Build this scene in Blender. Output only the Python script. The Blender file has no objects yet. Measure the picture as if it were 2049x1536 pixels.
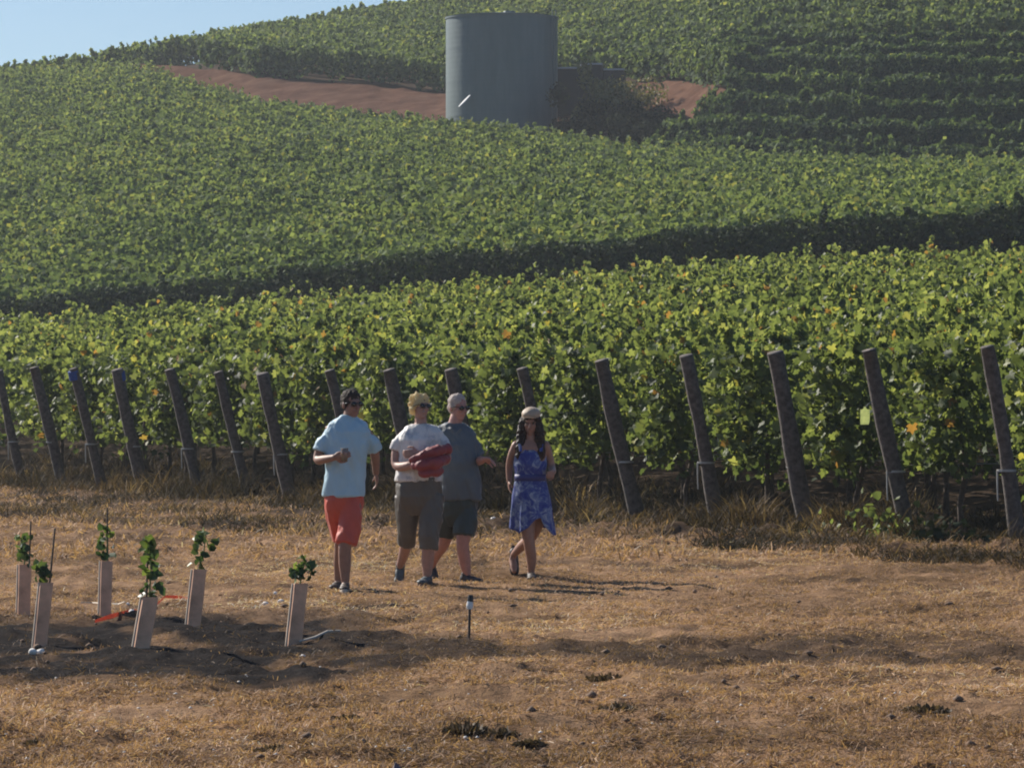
import bpy, bmesh, math, random
import numpy as np
from mathutils import Vector, Matrix, noise as mnoise
R = math.radians
random.seed(7); rng = np.random.default_rng(11)
sc = bpy.context.scene
col = sc.collection
# ------------------------------------------------------------------ camera, sky, sun
F = 8083.0; HZ = 782.0; CX = 1024.5; EYE = 1.68       # pixels of the 2049 px photograph
cam = bpy.data.cameras.new('camera'); camo = bpy.data.objects.new('camera', cam); col.objects.link(camo)
cam.sensor_width = 36.0; cam.lens = F/2049*36; cam.clip_start = 0.5; cam.clip_end = 6000
camo.location = (0, 0, EYE); camo.rotation_euler = (R(90)+math.atan(14/F), 0, 0)
sc.camera = camo
SUN_AZ = R(-47); SUN_EL = R(32)
world = bpy.data.worlds.new('World'); sc.world = world; world.use_nodes = True
nt = world.node_tree
sky = nt.nodes.new('ShaderNodeTexSky'); sky.sky_type = 'NISHITA'; sky.sun_disc = False
sky.sun_elevation = SUN_EL; sky.sun_rotation = SUN_AZ
sky.air_density = 1.0; sky.dust_density = 0.1; sky.ozone_density = 7.0
bg = nt.nodes['Background']; bg.inputs['Strength'].default_value = 0.066
nt.links.new(sky.outputs[0], bg.inputs[0])
sl = bpy.data.lights.new('sun', 'SUN'); sl.energy = 5.0; sl.angle = R(0.5); sl.color = (1, .93, .82)
so = bpy.data.objects.new('sun', sl); col.objects.link(so)
sdir = Vector((math.sin(SUN_AZ)*math.cos(SUN_EL), math.cos(SUN_AZ)*math.cos(SUN_EL), math.sin(SUN_EL)))
so.rotation_euler = sdir.to_track_quat('Z', 'Y').to_euler(); so.location = (-40, 60, 60)
sc.view_settings.view_transform = 'Standard'; sc.view_settings.look = 'None'
sc.view_settings.exposure = 0.5; sc.view_settings.gamma = 1
try:
    sc.cycles.filter_width = 1.95; sc.cycles.max_bounces = 8; sc.cycles.transparent_max_bounces = 8
    sc.cycles.volume_bounces = 0
except Exception: pass
# ------------------------------------------------------------------ helpers
def tag(o, label=None, cat=None, group=None, kind=None):
    if label: o['label'] = label
    if cat: o['category'] = cat
    if group: o['group'] = group
    if kind: o['kind'] = kind
    return o
def empty(name, loc, label, cat, group=None):
    o = bpy.data.objects.new(name, None); col.objects.link(o); o.location = loc; o.empty_display_size = .2
    return tag(o, label, cat, group)
def link(name, me, mat, parent=None, loc=None):
    o = bpy.data.objects.new(name, me); col.objects.link(o)
    if mat: me.materials.append(mat)
    if parent: o.parent = parent
    if loc is not None: o.location = loc
    return o
def npmesh(name, V, quads=None, tris=None, attrs=None, smooth=False):
    me = bpy.data.meshes.new(name)
    V = np.asarray(V, dtype=np.float32)
    nq = 0 if quads is None else len(quads); ntr = 0 if tris is None else len(tris)
    me.vertices.add(len(V)); me.vertices.foreach_set('co', V.ravel())
    L = []
    if nq: L.append(np.asarray(quads, dtype=np.int32).ravel())
    if ntr: L.append(np.asarray(tris, dtype=np.int32).ravel())
    L = np.concatenate(L)
    me.loops.add(len(L)); me.loops.foreach_set('vertex_index', L)
    tot = np.concatenate([np.full(nq, 4, np.int32), np.full(ntr, 3, np.int32)])
    st = np.concatenate([[0], np.cumsum(tot)[:-1]]).astype(np.int32)
    me.polygons.add(nq+ntr); me.polygons.foreach_set('loop_start', st); me.polygons.foreach_set('loop_total', tot)
    if smooth: me.polygons.foreach_set('use_smooth', np.ones(nq+ntr, dtype=bool))
    if attrs:
        for k, a in attrs.items():
            at = me.attributes.new(k, 'FLOAT', 'POINT'); at.data.foreach_set('value', np.asarray(a, np.float32))
    me.update(calc_edges=True)
    return me
def px(x, y, D):      # photo measure -> world point at depth D
    return Vector(((x-CX)/F*D, D, EYE+(HZ-y)/F*D))
# value noise (numpy)
_T = rng.random((256, 256))
def vn(x, y):
    x = np.asarray(x, float); y = np.asarray(y, float)
    xi = np.floor(x).astype(int); yi = np.floor(y).astype(int); fx = x-xi; fy = y-yi
    fx = fx*fx*(3-2*fx); fy = fy*fy*(3-2*fy)
    a = _T[xi & 255, yi & 255]; b = _T[(xi+1) & 255, yi & 255]; c = _T[xi & 255, (yi+1) & 255]; d = _T[(xi+1) & 255, (yi+1) & 255]
    return (a*(1-fx)+b*fx)*(1-fy)+(c*(1-fx)+d*fx)*fy
def fbm(x, y, o=4):
    s = 0; a = .5
    for i in range(o):
        s = s+a*vn(x*2**i+17.3*i, y*2**i+9.1*i); a *= .5
    return s
# ------------------------------------------------------------------ terrain
def U(p): return (np.asarray(p, float)-CX)/F
CP = np.array([-600, 0, 250, 512, 880, 1024, 1250, 1450, 1750, 2049, 2650.])
CU = U(CP)
def ip(xs, ys): return np.interp(CP, xs, ys)
DH = 25.3/(.47+CU)
D1 = ip([-600, 0, 512, 1024, 1536, 2049, 2650], [122, 118, 116, 113, 110, 108, 106])
T1 = ip([-600, 0, 400, 700, 1000, 1250, 1500, 1750, 2049, 2650], [665, 630, 600, 575, 554, 530, 509, 495, 486, 470])
D2 = D1+9
T2 = ip([-600, 0, 440, 700, 1050, 1400, 1700, 2049, 2650], [635, 597, 553, 525, 488, 453, 430, 404, 370])
D3 = ip([-600, 0, 250, 512, 1024, 1536, 2049, 2650], [278, 264, 255, 232, 212, 195, 185, 175])
T3 = ip([-600, 0, 250, 480, 640, 880, 1100, 1250, 1450, 1700, 2049, 2650], [205, 138, 124, 193, 212, 238, 253, 280, 299, 311, 314, 320])
D4 = D3+ip([-600, 0, 250, 512, 880, 1250, 1450, 2650], [1.5, 1.5, 2, 15, 20, 22, 16, 16])
B4 = ip([-600, 0, 250, 480, 700, 890, 1250, 1450, 2049, 2650], [240, 192, 127, 146, 162, 184, 172, 172, 185, 190])
D5 = ip([-600, 0, 250, 512, 1024, 2650], [281, 268, 272, 288, 300, 305])
T5 = ip([-600, 0, 200, 450, 700, 820, 1024, 1536, 2049, 2650], [200, 134, 106, 64, 19, 1, -34, -250, -450, -600])
H1, H2, H3 = 2.55, 2.25, 1.9
Z1 = EYE+(HZ-T1)/F*D1-2.3; Z2 = EYE+(HZ-T2)/F*D2-2.4
Z3 = EYE+(HZ-T3)/F*D3-H2; Z4 = EYE+(HZ-B4)/F*D4; Z5 = EYE+(HZ-T5)/F*D5-H3
KD = np.stack([np.zeros_like(CU), DH-1, DH+6, D1, D2, D3, D4, D5, D5+60, D5+400, D5+3000])
KZ = np.stack([CU*0, CU*0, CU*0+.12, Z1, Z2, Z3, Z4, Z5, Z5+1, Z5-20, CU*0-30])
FU = np.linspace(-.21, .21, 211)
KDf = np.stack([np.interp(FU, CU, k) for k in KD]); KZf = np.stack([np.interp(FU, CU, k) for k in KZ])
def colint(arr, x, y):
    u = np.clip(np.asarray(x, float)/np.maximum(np.asarray(y, float), 1.), -.2, .2)
    return np.interp(u, CU, arr)
def zbase(x, y):
    x = np.atleast_1d(np.asarray(x, float)); y = np.atleast_1d(np.asarray(y, float))
    u = np.clip(x/np.maximum(y, 1.), -.2, .2)
    fi = (u+.21)/.42*210; i0 = np.clip(np.floor(fi).astype(int), 0, 209); f = fi-i0
    kd = KDf[:, i0]*(1-f)+KDf[:, i0+1]*f; kz = KZf[:, i0]*(1-f)+KZf[:, i0+1]*f
    z = np.zeros_like(x)
    for k in range(len(kd)-1):
        m = (y >= kd[k]) & (y < kd[k+1])
        t = (y-kd[k])/np.maximum(kd[k+1]-kd[k], 1e-6)
        z = np.where(m, kz[k]+(kz[k+1]-kz[k])*t, z)
    return z
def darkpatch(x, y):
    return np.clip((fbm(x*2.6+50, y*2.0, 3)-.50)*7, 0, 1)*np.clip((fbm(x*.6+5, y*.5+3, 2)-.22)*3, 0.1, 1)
def shademask(x, y):      # cast shadow band over the field, painted as darker ground and straw
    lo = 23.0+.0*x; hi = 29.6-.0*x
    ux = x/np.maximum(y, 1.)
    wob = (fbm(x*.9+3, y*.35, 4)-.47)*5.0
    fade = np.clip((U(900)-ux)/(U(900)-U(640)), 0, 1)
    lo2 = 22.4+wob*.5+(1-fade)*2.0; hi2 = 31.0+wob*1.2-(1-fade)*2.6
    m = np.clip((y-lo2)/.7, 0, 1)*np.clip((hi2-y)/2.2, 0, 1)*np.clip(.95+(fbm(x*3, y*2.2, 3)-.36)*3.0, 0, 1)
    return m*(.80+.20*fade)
def edgesoil(x, y):      # bare brown earth and clods in front of the end posts
    hd = colint(DH, x, y)
    e = np.clip(1.3-np.abs(y-(hd-3.0))/4.5, 0, 1)*np.clip((fbm(x*.9, y*.45, 3)-.34)*6, 0, 1)
    e2 = np.clip(1.3-np.abs(y-48)/5, 0, 1)*np.clip((x/y+.115)*40, 0, 1)*np.clip((-.045-x/y)*40, 0, 1)*np.clip((fbm(x*1.1+9, y*.4, 3)-.34)*6, 0, 1)
    nb = np.interp(x/np.maximum(y, 1), U([0, 600, 1200, 1700, 2049]), [52.5, 46, 44.5, 40.5, 37.5])
    wz = np.clip((y-nb+1.5*(fbm(x*.7, y*.4, 3)-.44)*4)/2.0, 0, 1)*(y < hd+2)*np.clip(.55+(fbm(x*1.3+4, y*.6, 3)-.36)*3, 0, 1)
    return np.maximum(np.maximum(e, e2)*.5, wz)*(y > 34)
def zmicro(x, y):
    near = np.clip((60-y)/12, 0, 1)*np.clip((y-5)/5, 0, 1)
    m = (fbm(x*.55, y*.4, 2)-.37)*.10+(fbm(x*2.6, y*2.2, 3)-.44)*.15+np.maximum(fbm(x*7, y*6+40, 2)-.45, 0)*.13
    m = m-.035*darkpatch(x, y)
    s = shademask(x, y)
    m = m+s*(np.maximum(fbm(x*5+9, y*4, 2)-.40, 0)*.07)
    hd = colint(DH, x, y)
    edge = np.exp(-((y-(hd-3))/3.0)**2)*np.clip((y-35)/6, 0, 1)
    m = m+edgesoil(x, y)*np.maximum(fbm(x*5.3, y*3.4, 3)-.38, 0)*.30
    m = m+edge*np.maximum(fbm(x*1.7, y*1.1+7, 3)-.40, 0)*.3
    dp = np.clip(1-np.abs(y-35)/3.2, 0, 1)*np.clip(1-np.abs(x+.3)/3, 0, 1)
    return m*near*(1-.75*dp)
def gz(x, y): return float(zbase(x, y)[0]+zmicro(np.array([x]), np.array([y]))[0])
# ------------------------------------------------------------------ materials
def newmat(name):
    m = bpy.data.materials.new(name); m.use_nodes = True
    return m, m.node_tree, m.node_tree.nodes['Principled BSDF']
def N(t, kind, **kw):
    n = t.nodes.new(kind)
    for k, v in kw.items():
        try: setattr(n, k, v)
        except Exception: n.inputs[k].default_value = v
    return n
def ramp(t, fac, stops):
    r = t.nodes.new('ShaderNodeValToRGB'); el = r.color_ramp.elements
    while len(el) < len(stops): el.new(.5)
    for e, (p, c) in zip(el, stops): e.position = p; e.color = (*c, 1)
    if fac is not None: t.links.new(fac, r.inputs[0])
    return r
def noisetex(t, scale, detail=4, rough=.6, vec=None):
    n = t.nodes.new('ShaderNodeTexNoise'); n.inputs['Scale'].default_value = scale
    n.inputs['Detail'].default_value = detail; n.inputs['Roughness'].default_value = rough
    if vec is not None: t.links.new(vec, n.inputs['Vector'])
    return n
def simple(name, c, rough=.8, var=.25, scale=30, bump=.15, bscale=120, metal=0):
    m, t, b = newmat(name)
    tc = N(t, 'ShaderNodeTexCoord')
    n = noisetex(t, scale, 4, .6, tc.outputs['Object'])
    c0 = [v*(1-var) for v in c]; c1 = [min(1, v*(1+var)) for v in c]
    r = ramp(t, n.outputs['Fac'], [(.3, c0), (.7, c1)])
    t.links.new(r.outputs[0], b.inputs['Base Color'])
    b.inputs['Roughness'].default_value = rough; b.inputs['Metallic'].default_value = metal
    if bump:
        n2 = noisetex(t, bscale, 3, .6, tc.outputs['Object'])
        bp = N(t, 'ShaderNodeBump'); bp.inputs['Strength'].default_value = bump; bp.inputs['Distance'].default_value = .01
        t.links.new(n2.outputs['Fac'], bp.inputs['Height']); t.links.new(bp.outputs[0], b.inputs['Normal'])
    return m
def leafmat(name, stops, trans=.45, gloss=.35, attr='tint', spec=.35):
    m, t, b = newmat(name)
    a = N(t, 'ShaderNodeAttribute'); a.attribute_name = attr
    r = ramp(t, a.outputs['Fac'], stops)
    t.links.new(r.outputs[0], b.inputs['Base Color']); b.inputs['Roughness'].default_value = gloss
    b.inputs['Specular IOR Level'].default_value = spec
    tr = N(t, 'ShaderNodeBsdfTranslucent')
    mx = N(t, 'ShaderNodeMix', data_type='RGBA', blend_type='MULTIPLY'); mx.inputs[0].default_value = 1
    t.links.new(r.outputs[0], mx.inputs[6]); mx.inputs[7].default_value = (1.5, 1.45, .75, 1)
    t.links.new(mx.outputs[2], tr.inputs[0])
    ms = N(t, 'ShaderNodeMixShader'); ms.inputs[0].default_value = trans
    t.links.new(b.outputs[0], ms.inputs[1]); t.links.new(tr.outputs[0], ms.inputs[2])
    t.links.new(ms.outputs[0], t.nodes['Material Output'].inputs['Surface'])
    return m
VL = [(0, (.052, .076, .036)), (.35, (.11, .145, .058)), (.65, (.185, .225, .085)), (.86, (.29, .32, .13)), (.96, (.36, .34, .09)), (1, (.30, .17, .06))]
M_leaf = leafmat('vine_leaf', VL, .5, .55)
M_leafmid = leafmat('vine_leaf_mid', [(0, (.07, .11, .052)), (.35, (.135, .185, .08)), (.65, (.195, .25, .10)), (.86, (.26, .31, .12)), (1, (.30, .30, .09))], .40, .9)
M_leafband = leafmat('shaded_vine_leaf', [(0, (.025, .04, .022)), (.4, (.05, .075, .035)), (1, (.12, .16, .06))], .12, .9)  # darker leaf copy: the front row's shade painted into its colour
M_leafterr = leafmat('terrace_vine_leaf', [(0, (.045, .08, .042)), (.35, (.09, .135, .06)), (.65, (.17, .23, .09)), (.9, (.29, .35, .13)), (1, (.30, .32, .12))], .38, .9)
M_leafyoung = leafmat('young_leaf', [(0, (.03, .06, .025)), (.5, (.065, .11, .035)), (1, (.20, .26, .08))], .35, .45)
M_leafbush = leafmat('bush_leaf', [(0, (.012, .02, .012)), (.6, (.03, .042, .024)), (1, (.09, .10, .045))], .1, .9, spec=.1)  # leaf colour darkened to paint the tank's shadow over the bushes
M_leafolive = leafmat('olive_bush_leaf', [(0, (.12, .12, .05)), (.6, (.2, .19, .08)), (1, (.28, .26, .12))], .25, .6)
M_straw = leafmat('straw', [(0, (.15, .10, .065)), (.3, (.36, .225, .14)), (.7, (.62, .405, .26)), (.93, (.68, .49, .31)), (1, (.85, .76, .62))], .25, .65, spec=.12)
M_weed = leafmat('dry_weed', [(0, (.035, .03, .02)), (.5, (.09, .065, .042)), (.85, (.19, .13, .08)), (1, (.34, .25, .15))], .2, .8, spec=.1)
M_bark = simple('vine_bark', (.09, .065, .05), .95, .4, 25, .5, 60)
M_post = simple('weathered_wood', (.105, .088, .078), .95, .5, 16, 1.0, 40)
M_blue = simple('blue_paint', (.02, .065, .26), .7, .2, 40, .1)
M_tag = simple('pale_card', (.72, .78, .42), .6, .12, 20, .1)
M_wire = simple('wire', (.35, .34, .32), .5, .1, 20, 0, metal=.6)
M_red = simple('red_dirt', (.27, .118, .075), .95, .3, 1.1, .6, 6)
M_tank = None
M_white = simple('white_surface', (.78, .78, .76), .5, .05, 10, .05)
M_black = simple('black_plastic', (.007, .008, .01), .5, .2, 10, .05)
M_carton = simple('tube_carton', (.72, .41, .26), .8, .3, 7, .2)
M_cartonl = simple('tube_edge_strip', (.60, .52, .42), .8, .1, 12, .05)
M_orange = simple('orange_tape', (.62, .15, .07), .5, .1, 20, .1)
M_stone = simple('white_stone', (.80, .76, .70), .8, .1, 15, .2, 50)
M_rod = simple('dark_rod', (.07, .05, .04), .7, .2, 20, .1)

# ground
def ground_mat():
    m, t, b = newmat('ground_soil_and_straw')
    tc = N(t, 'ShaderNodeTexCoord'); v = tc.outputs['Object']
    n1 = noisetex(t, .45, 6, .65, v); n2 = noisetex(t, 9, 6, .75, v); n3 = noisetex(t, 45, 4, .7, v)
    r2 = ramp(t, n2.outputs['Fac'], [(.25, (.16, .10, .062)), (.45, (.32, .21, .132)), (.6, (.43, .29, .18)), (.8, (.53, .385, .25))])
    r1 = ramp(t, n1.outputs['Fac'], [(.38, (.50, .45, .38)), (.58, (1.08, 1.0, .93))])
    mx = N(t, 'ShaderNodeMix', data_type='RGBA', blend_type='MULTIPLY'); mx.inputs[0].default_value = 1
    t.links.new(r2.outputs[0], mx.inputs[6]); t.links.new(r1.outputs[0], mx.inputs[7])
    rs = ramp(t, n2.outputs['Fac'], [(.3, (.014, .012, .012)), (.55, (.030, .025, .023)), (.8, (.065, .05, .042))])  # dark earth colour, also used for the painted shadow band
    a = N(t, 'ShaderNodeAttribute'); a.attribute_name = 'soil_and_shade'
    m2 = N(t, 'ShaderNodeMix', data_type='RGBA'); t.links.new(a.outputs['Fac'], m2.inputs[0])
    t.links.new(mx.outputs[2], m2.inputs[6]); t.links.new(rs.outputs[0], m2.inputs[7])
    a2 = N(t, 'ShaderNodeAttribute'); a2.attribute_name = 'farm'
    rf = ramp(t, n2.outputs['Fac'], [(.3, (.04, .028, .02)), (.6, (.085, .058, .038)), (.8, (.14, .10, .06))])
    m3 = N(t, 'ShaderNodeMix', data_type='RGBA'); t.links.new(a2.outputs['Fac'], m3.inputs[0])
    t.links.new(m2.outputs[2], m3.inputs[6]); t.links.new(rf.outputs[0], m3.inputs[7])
    t.links.new(m3.outputs[2], b.inputs['Base Color']); b.inputs['Roughness'].default_value = .95
    b.inputs['Specular IOR Level'].default_value = .03
    bp = N(t, 'ShaderNodeBump'); bp.inputs['Strength'].default_value = .9; bp.inputs['Distance'].default_value = .03
    ad = N(t, 'ShaderNodeMath', operation='ADD'); t.links.new(n2.outputs['Fac'], ad.inputs[0]); t.links.new(n3.outputs['Fac'], ad.inputs[1])
    t.links.new(ad.outputs[0], bp.inputs['Height']); t.links.new(bp.outputs[0], b.inputs['Normal'])
    return m
def build_ground():
    ys = [-60, -30, -12, -4]
    y = 0.0
    while y < 900:
        ys.append(y)
        y += 1.5 if y < 14 else .055+.0012*(y-14)*2 if y < 56 else .8 if y < 330 else 30
    ys = np.array(ys)
    inner = np.linspace(-1, 1, 301)
    outer = np.array([1.15, 1.4, 1.9, 2.7, 4, 6, 9, 14, 22])
    s = np.concatenate([-outer[::-1], inner, outer])
    W = .142*np.maximum(ys, 8)+.6
    X = s[None, :]*W[:, None]
    big = np.abs(s) > 1
    X = np.where(big[None, :], np.sign(s)[None, :]*(W[:, None]+((np.abs(s)-1)[None, :])*np.maximum(W[:, None]*.6, 24)), X)
    Y = np.repeat(ys[:, None], len(s), 1)
    Z = zbase(X.ravel(), Y.ravel())+zmicro(X.ravel(), Y.ravel())
    V = np.stack([X.ravel(), Y.ravel(), Z], 1)
    ny, nx = X.shape
    i = np.arange(ny-1)[:, None]*nx+np.arange(nx-1)[None, :]
    q = np.stack([i, i+1, i+nx+1, i+nx], -1).reshape(-1, 4)
    soil_and_shade = shademask(X.ravel(), Y.ravel())
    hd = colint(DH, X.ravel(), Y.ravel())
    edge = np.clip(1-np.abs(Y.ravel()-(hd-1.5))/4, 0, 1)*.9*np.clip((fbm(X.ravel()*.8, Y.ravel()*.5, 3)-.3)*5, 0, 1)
    soil_and_shade = np.maximum(soil_and_shade, .75*edgesoil(X.ravel(), Y.ravel()))
    soil_and_shade = np.where(Y.ravel() < 58, np.maximum(soil_and_shade, .85*darkpatch(X.ravel(), Y.ravel())), soil_and_shade)
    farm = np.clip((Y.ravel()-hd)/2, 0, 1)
    me = npmesh('ground', V, quads=q, attrs={'soil_and_shade': soil_and_shade, 'farm': farm}, smooth=True)
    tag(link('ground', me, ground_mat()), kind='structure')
build_ground()

def build_track():
    ps = np.linspace(275, 1460, 160)
    lo = np.interp(ps, [225, 890, 1250, 1300, 1460], [0, -.5, -.5, 6, 14]); hi = np.interp(ps, [225, 480, 700, 890, 1250, 1350, 1460], [1.2, 13, 17, 19, 21.5, 20.5, 15])
    base = np.interp(ps, CP, D3)
    T = np.linspace(0, 1, 24)
    V = []; 
    for p, l, h, b in zip(ps, lo, hi, base):
        for tt in T:
            y = b+l+(h-l)*tt; x = U(p)*y
            V.append((x, y))
    V = np.array(V); Z = zbase(V[:, 0], V[:, 1])+.05+(fbm(V[:, 0]*.8, V[:, 1]*.8, 4)-.4)*.35
    V = np.column_stack([V, np.maximum(Z, zbase(V[:, 0], V[:, 1])+.03)])
    nx = len(T); i = np.arange(len(ps)-1)[:, None]*nx+np.arange(nx-1)[None, :]
    q = np.stack([i, i+nx, i+nx+1, i+1], -1).reshape(-1, 4)
    m, t, b = newmat('red_dirt_track')
    tc = N(t, 'ShaderNodeTexCoord'); mp = N(t, 'ShaderNodeMapping'); mp.inputs['Scale'].default_value = (.5, .9, 1)
    mp.inputs['Rotation'].default_value = (0, 0, R(28))
    t.links.new(tc.outputs['Object'], mp.inputs[0])
    n = noisetex(t, 1.2, 6, .7, mp.outputs[0]); n2 = noisetex(t, 6, 5, .7, tc.outputs['Object'])
    r = ramp(t, n.outputs['Fac'], [(.3, (.095, .052, .037)), (.5, (.15, .083, .058)), (.72, (.21, .128, .088))])
    t.links.new(r.outputs[0], b.inputs['Base Color']); b.inputs['Roughness'].default_value = 1; b.inputs['Specular IOR Level'].default_value = 0
    bp = N(t, 'ShaderNodeBump'); bp.inputs['Strength'].default_value = .6; bp.inputs['Distance'].default_value = .08
    t.links.new(n2.outputs['Fac'], bp.inputs['Height']); t.links.new(bp.outputs[0], b.inputs['Normal'])
    tag(link('dirt_track', npmesh('dirt_track', V, quads=q, smooth=True), m), kind='structure')
build_track()

# ------------------------------------------------------------------ leaves
def leafcloud(name, P, Nn, S, tint, near=True):
    n = len(P)
    Nn = Nn/np.linalg.norm(Nn, axis=1, keepdims=True)
    r = rng.normal(size=(n, 3)); r[:, 2] -= .9         # tips hang down
    T = r-Nn*(r*Nn).sum(1, keepdims=True); T /= np.linalg.norm(T, axis=1, keepdims=True)
    B = np.cross(Nn, T)
    if near == 'lobed':
        h = [(.30, -.24, .06), (.64, .08, .14), (.40, .30, .10), (.60, .66, .10), (.24, .70, .05)]
        K = np.array([[0, 0, 0], [0, 1.05, -.14]]+[[x, y, z] for x, y, z in h]+[[-x, y, z] for x, y, z in h])
    elif near:
        K = np.array([[0, -.15, 0], [-.58, .1, .16], [-.38, .72, .12], [0, 1.0, -.12], [.38, .72, .12], [.58, .1, .16]])
    else:
        K = np.array([[-.5, 0, .1], [.5, 0, .1], [.42, .95, -.1], [-.42, .95, -.1]])
    K = K-np.array([0, .45, 0])
    V = P[:, None, :]+S[:, None, None]*(K[None, :, 0:1]*B[:, None, :]+K[None, :, 1:2]*T[:, None, :]+K[None, :, 2:3]*Nn[:, None, :])
    k = len(K); base = (np.arange(n)*k)[:, None]
    if near == 'lobed':
        T1_ = []
        for o, s_ in ((2, 1), (7, -1)):
            seq = [o, o+1, o+2, o+3, o+4, 1]
            for u_, v_ in zip(seq[:-1], seq[1:]): T1_.append([0, u_, v_] if s_ > 0 else [0, v_, u_])
        tr = (base[:, :, None]+np.array(T1_)[None]).reshape(-1, 3)
        return npmesh(name, V.reshape(-1, 3), tris=tr, attrs={'tint': np.repeat(np.clip(tint, 0, 1), k)})
    if near:
        q = np.concatenate([base+np.array([[0, 3, 2, 1]]), base+np.array([[0, 5, 4, 3]])])
    else:
        q = base+np.array([[0, 1, 2, 3]])
    return npmesh(name, V.reshape(-1, 3), quads=q, attrs={'tint': np.repeat(np.clip(tint, 0, 1), k)})
def lobedcloud(name, P, Nn, S, tint, nf):
    """the first nf leaves get a lobed outline, the others the plain one"""
    a = leafcloud('t', P[:nf], Nn[:nf], S[:nf], tint[:nf], 'lobed'); b = leafcloud('t', P[nf:], Nn[nf:], S[nf:], tint[nf:], True) if nf < len(P) else None
    if b is None: a.name = name; return a
    bm = bmesh.new(); bm.from_mesh(a); bm.from_mesh(b); out = bpy.data.meshes.new(name); bm.to_mesh(out); bm.free()
    bpy.data.meshes.remove(a); bpy.data.meshes.remove(b); return out
def rowpoints(path, dens, lo=.75, hi=2.15, wid=.32, shoots=.9, seed=0, endfill=True):
    """leaf positions along a polyline path (M,2); returns P,N,tint"""
    seg = np.diff(path, axis=0); sl_ = np.hypot(seg[:, 0], seg[:, 1]); cum = np.concatenate([[0], np.cumsum(sl_)]); L = cum[-1]
    n = int(L*dens); ns = int(L*dens*.22*shoots)
    t = rng.random(n)*L
    # vine clumps every 1.5 m, crown thins between them
    cl = vn(t*.9+seed*13.7, np.full(n, seed*3.1))
    top = hi-.12+.34*(cl-.5)+.16*(vn(t*3.1+seed, np.full(n, seed*5.3+2))-.5)
    bot = lo+.75*(vn(t*1.6+seed*7, np.full(n, seed*2.3))-.45)
    a = rng.random(n)**.75
    h = bot+(top-bot)*a
    w = wid*(.55+.6*vn(t*1.7+5+seed*3, h*1.5+seed))*np.where(a > .8, .9, 1)
    sgn = np.where(rng.random(n) < .5, -1, 1)
    rr = 1-rng.random(n)**2.2*.8
    off = sgn*w*rr
    # shoots sticking out of the top
    nsh = max(1, int(L*3.0*shoots)); ts = rng.random(nsh)*L; hs = rng.random(nsh)**1.6*.5+.06; lean = rng.normal(size=nsh)*.22; off0 = rng.normal(size=nsh)*wid*.5
    k = rng.integers(0, nsh, ns); f = rng.random(ns)
    t2 = ts[k]+lean[k]*f+rng.normal(size=ns)*.04
    h2 = hi-.22+hs[k]*f+rng.normal(size=ns)*.04; off2 = off0[k]+rng.normal(size=ns)*.05+lean[k]*.5*f
    t = np.concatenate([t, t2]); h = np.concatenate([h, h2]); off = np.concatenate([off, off2])
    t = np.clip(t, 0, L-1e-4)
    i = np.clip(np.searchsorted(cum, t, side='right')-1, 0, len(seg)-1)
    d = seg/sl_[:, None]
    base = path[i]+d[i]*(t-cum[i])[:, None]
    nrm = np.stack([d[i][:, 1], -d[i][:, 0]], 1)
    xy = base+nrm*off[:, None]
    z = zbase(xy[:, 0], xy[:, 1])+h
    NN = np.column_stack([nrm*np.sign(off)[:, None]*.8, np.full(len(t), .45)])+rng.normal(size=(len(t), 3))*.55
    tint = .30+.28*rng.normal(size=len(t))*.8+.35*(fbm(xy[:, 0]*.35, xy[:, 1]*.35, 3)-.44)+.22*(h-1.5)+.25*(vn(t*2.0, h*2)-.5)  # tint rises with height to paint sunlit row tops
    tint = np.where(rng.random(len(t)) < .007, .8+.2*rng.random(len(t)), tint)
    return np.column_stack([xy, z]), NN, tint
def clip_path(pts, keep):
    return pts[keep]
RD = np.array([.75, .66]); RD = RD/np.linalg.norm(RD)
def headline(p):       # point of the first block's headland on the ray of photo column p
    D = 25.3/(.47+U(p)); return np.array([U(p)*D, D])
def cyl(bm, a, b, r0, r1, n=10, cap=True):
    a = Vector(a); b = Vector(b); d = (b-a)
    rot = d.to_track_quat('Z', 'Y').to_matrix().to_4x4()
    return bmesh.ops.create_cone(bm, cap_ends=cap, segments=n, radius1=r0, radius2=r1, depth=d.length, matrix=Matrix.Translation((a+b)/2) @ rot)
def bm_obj(name, bm, mat, parent=None, loc=None, smooth=False, bevel=0):
    me = bpy.data.meshes.new(name); bm.to_mesh(me); bm.free()
    if smooth:
        for p in me.polygons: p.use_smooth = True
    return link(name, me, mat, parent, loc)
def tubepath(bm, pts, radii, n=10):
    """closed tube through pts"""
    pts = [Vector(p) for p in pts]; rings = []
    up = Vector((0, 0, 1)); prev = None
    for i, p in enumerate(pts):
        d = (pts[min(i+1, len(pts)-1)]-pts[max(i-1, 0)]).normalized()
        if prev is None:
            prev = d.cross(up) if abs(d.z) < .95 else d.cross(Vector((0, 1, 0)))
        s = (prev-d*prev.dot(d)).normalized(); prev = s; q = d.cross(s)
        r = radii[i]; rx, ry = (r, r) if not isinstance(r, tuple) else r
        rings.append([bm.verts.new(p+s*(rx*math.cos(a))+q*(ry*math.sin(a))) for a in [2*math.pi*k/n for k in range(n)]])
    for a, b in zip(rings[:-1], rings[1:]):
        for k in range(n): bm.faces.new((a[k], a[(k+1) % n], b[(k+1) % n], b[k]))
    bm.faces.new(rings[0][::-1]); bm.faces.new(rings[-1])

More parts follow.
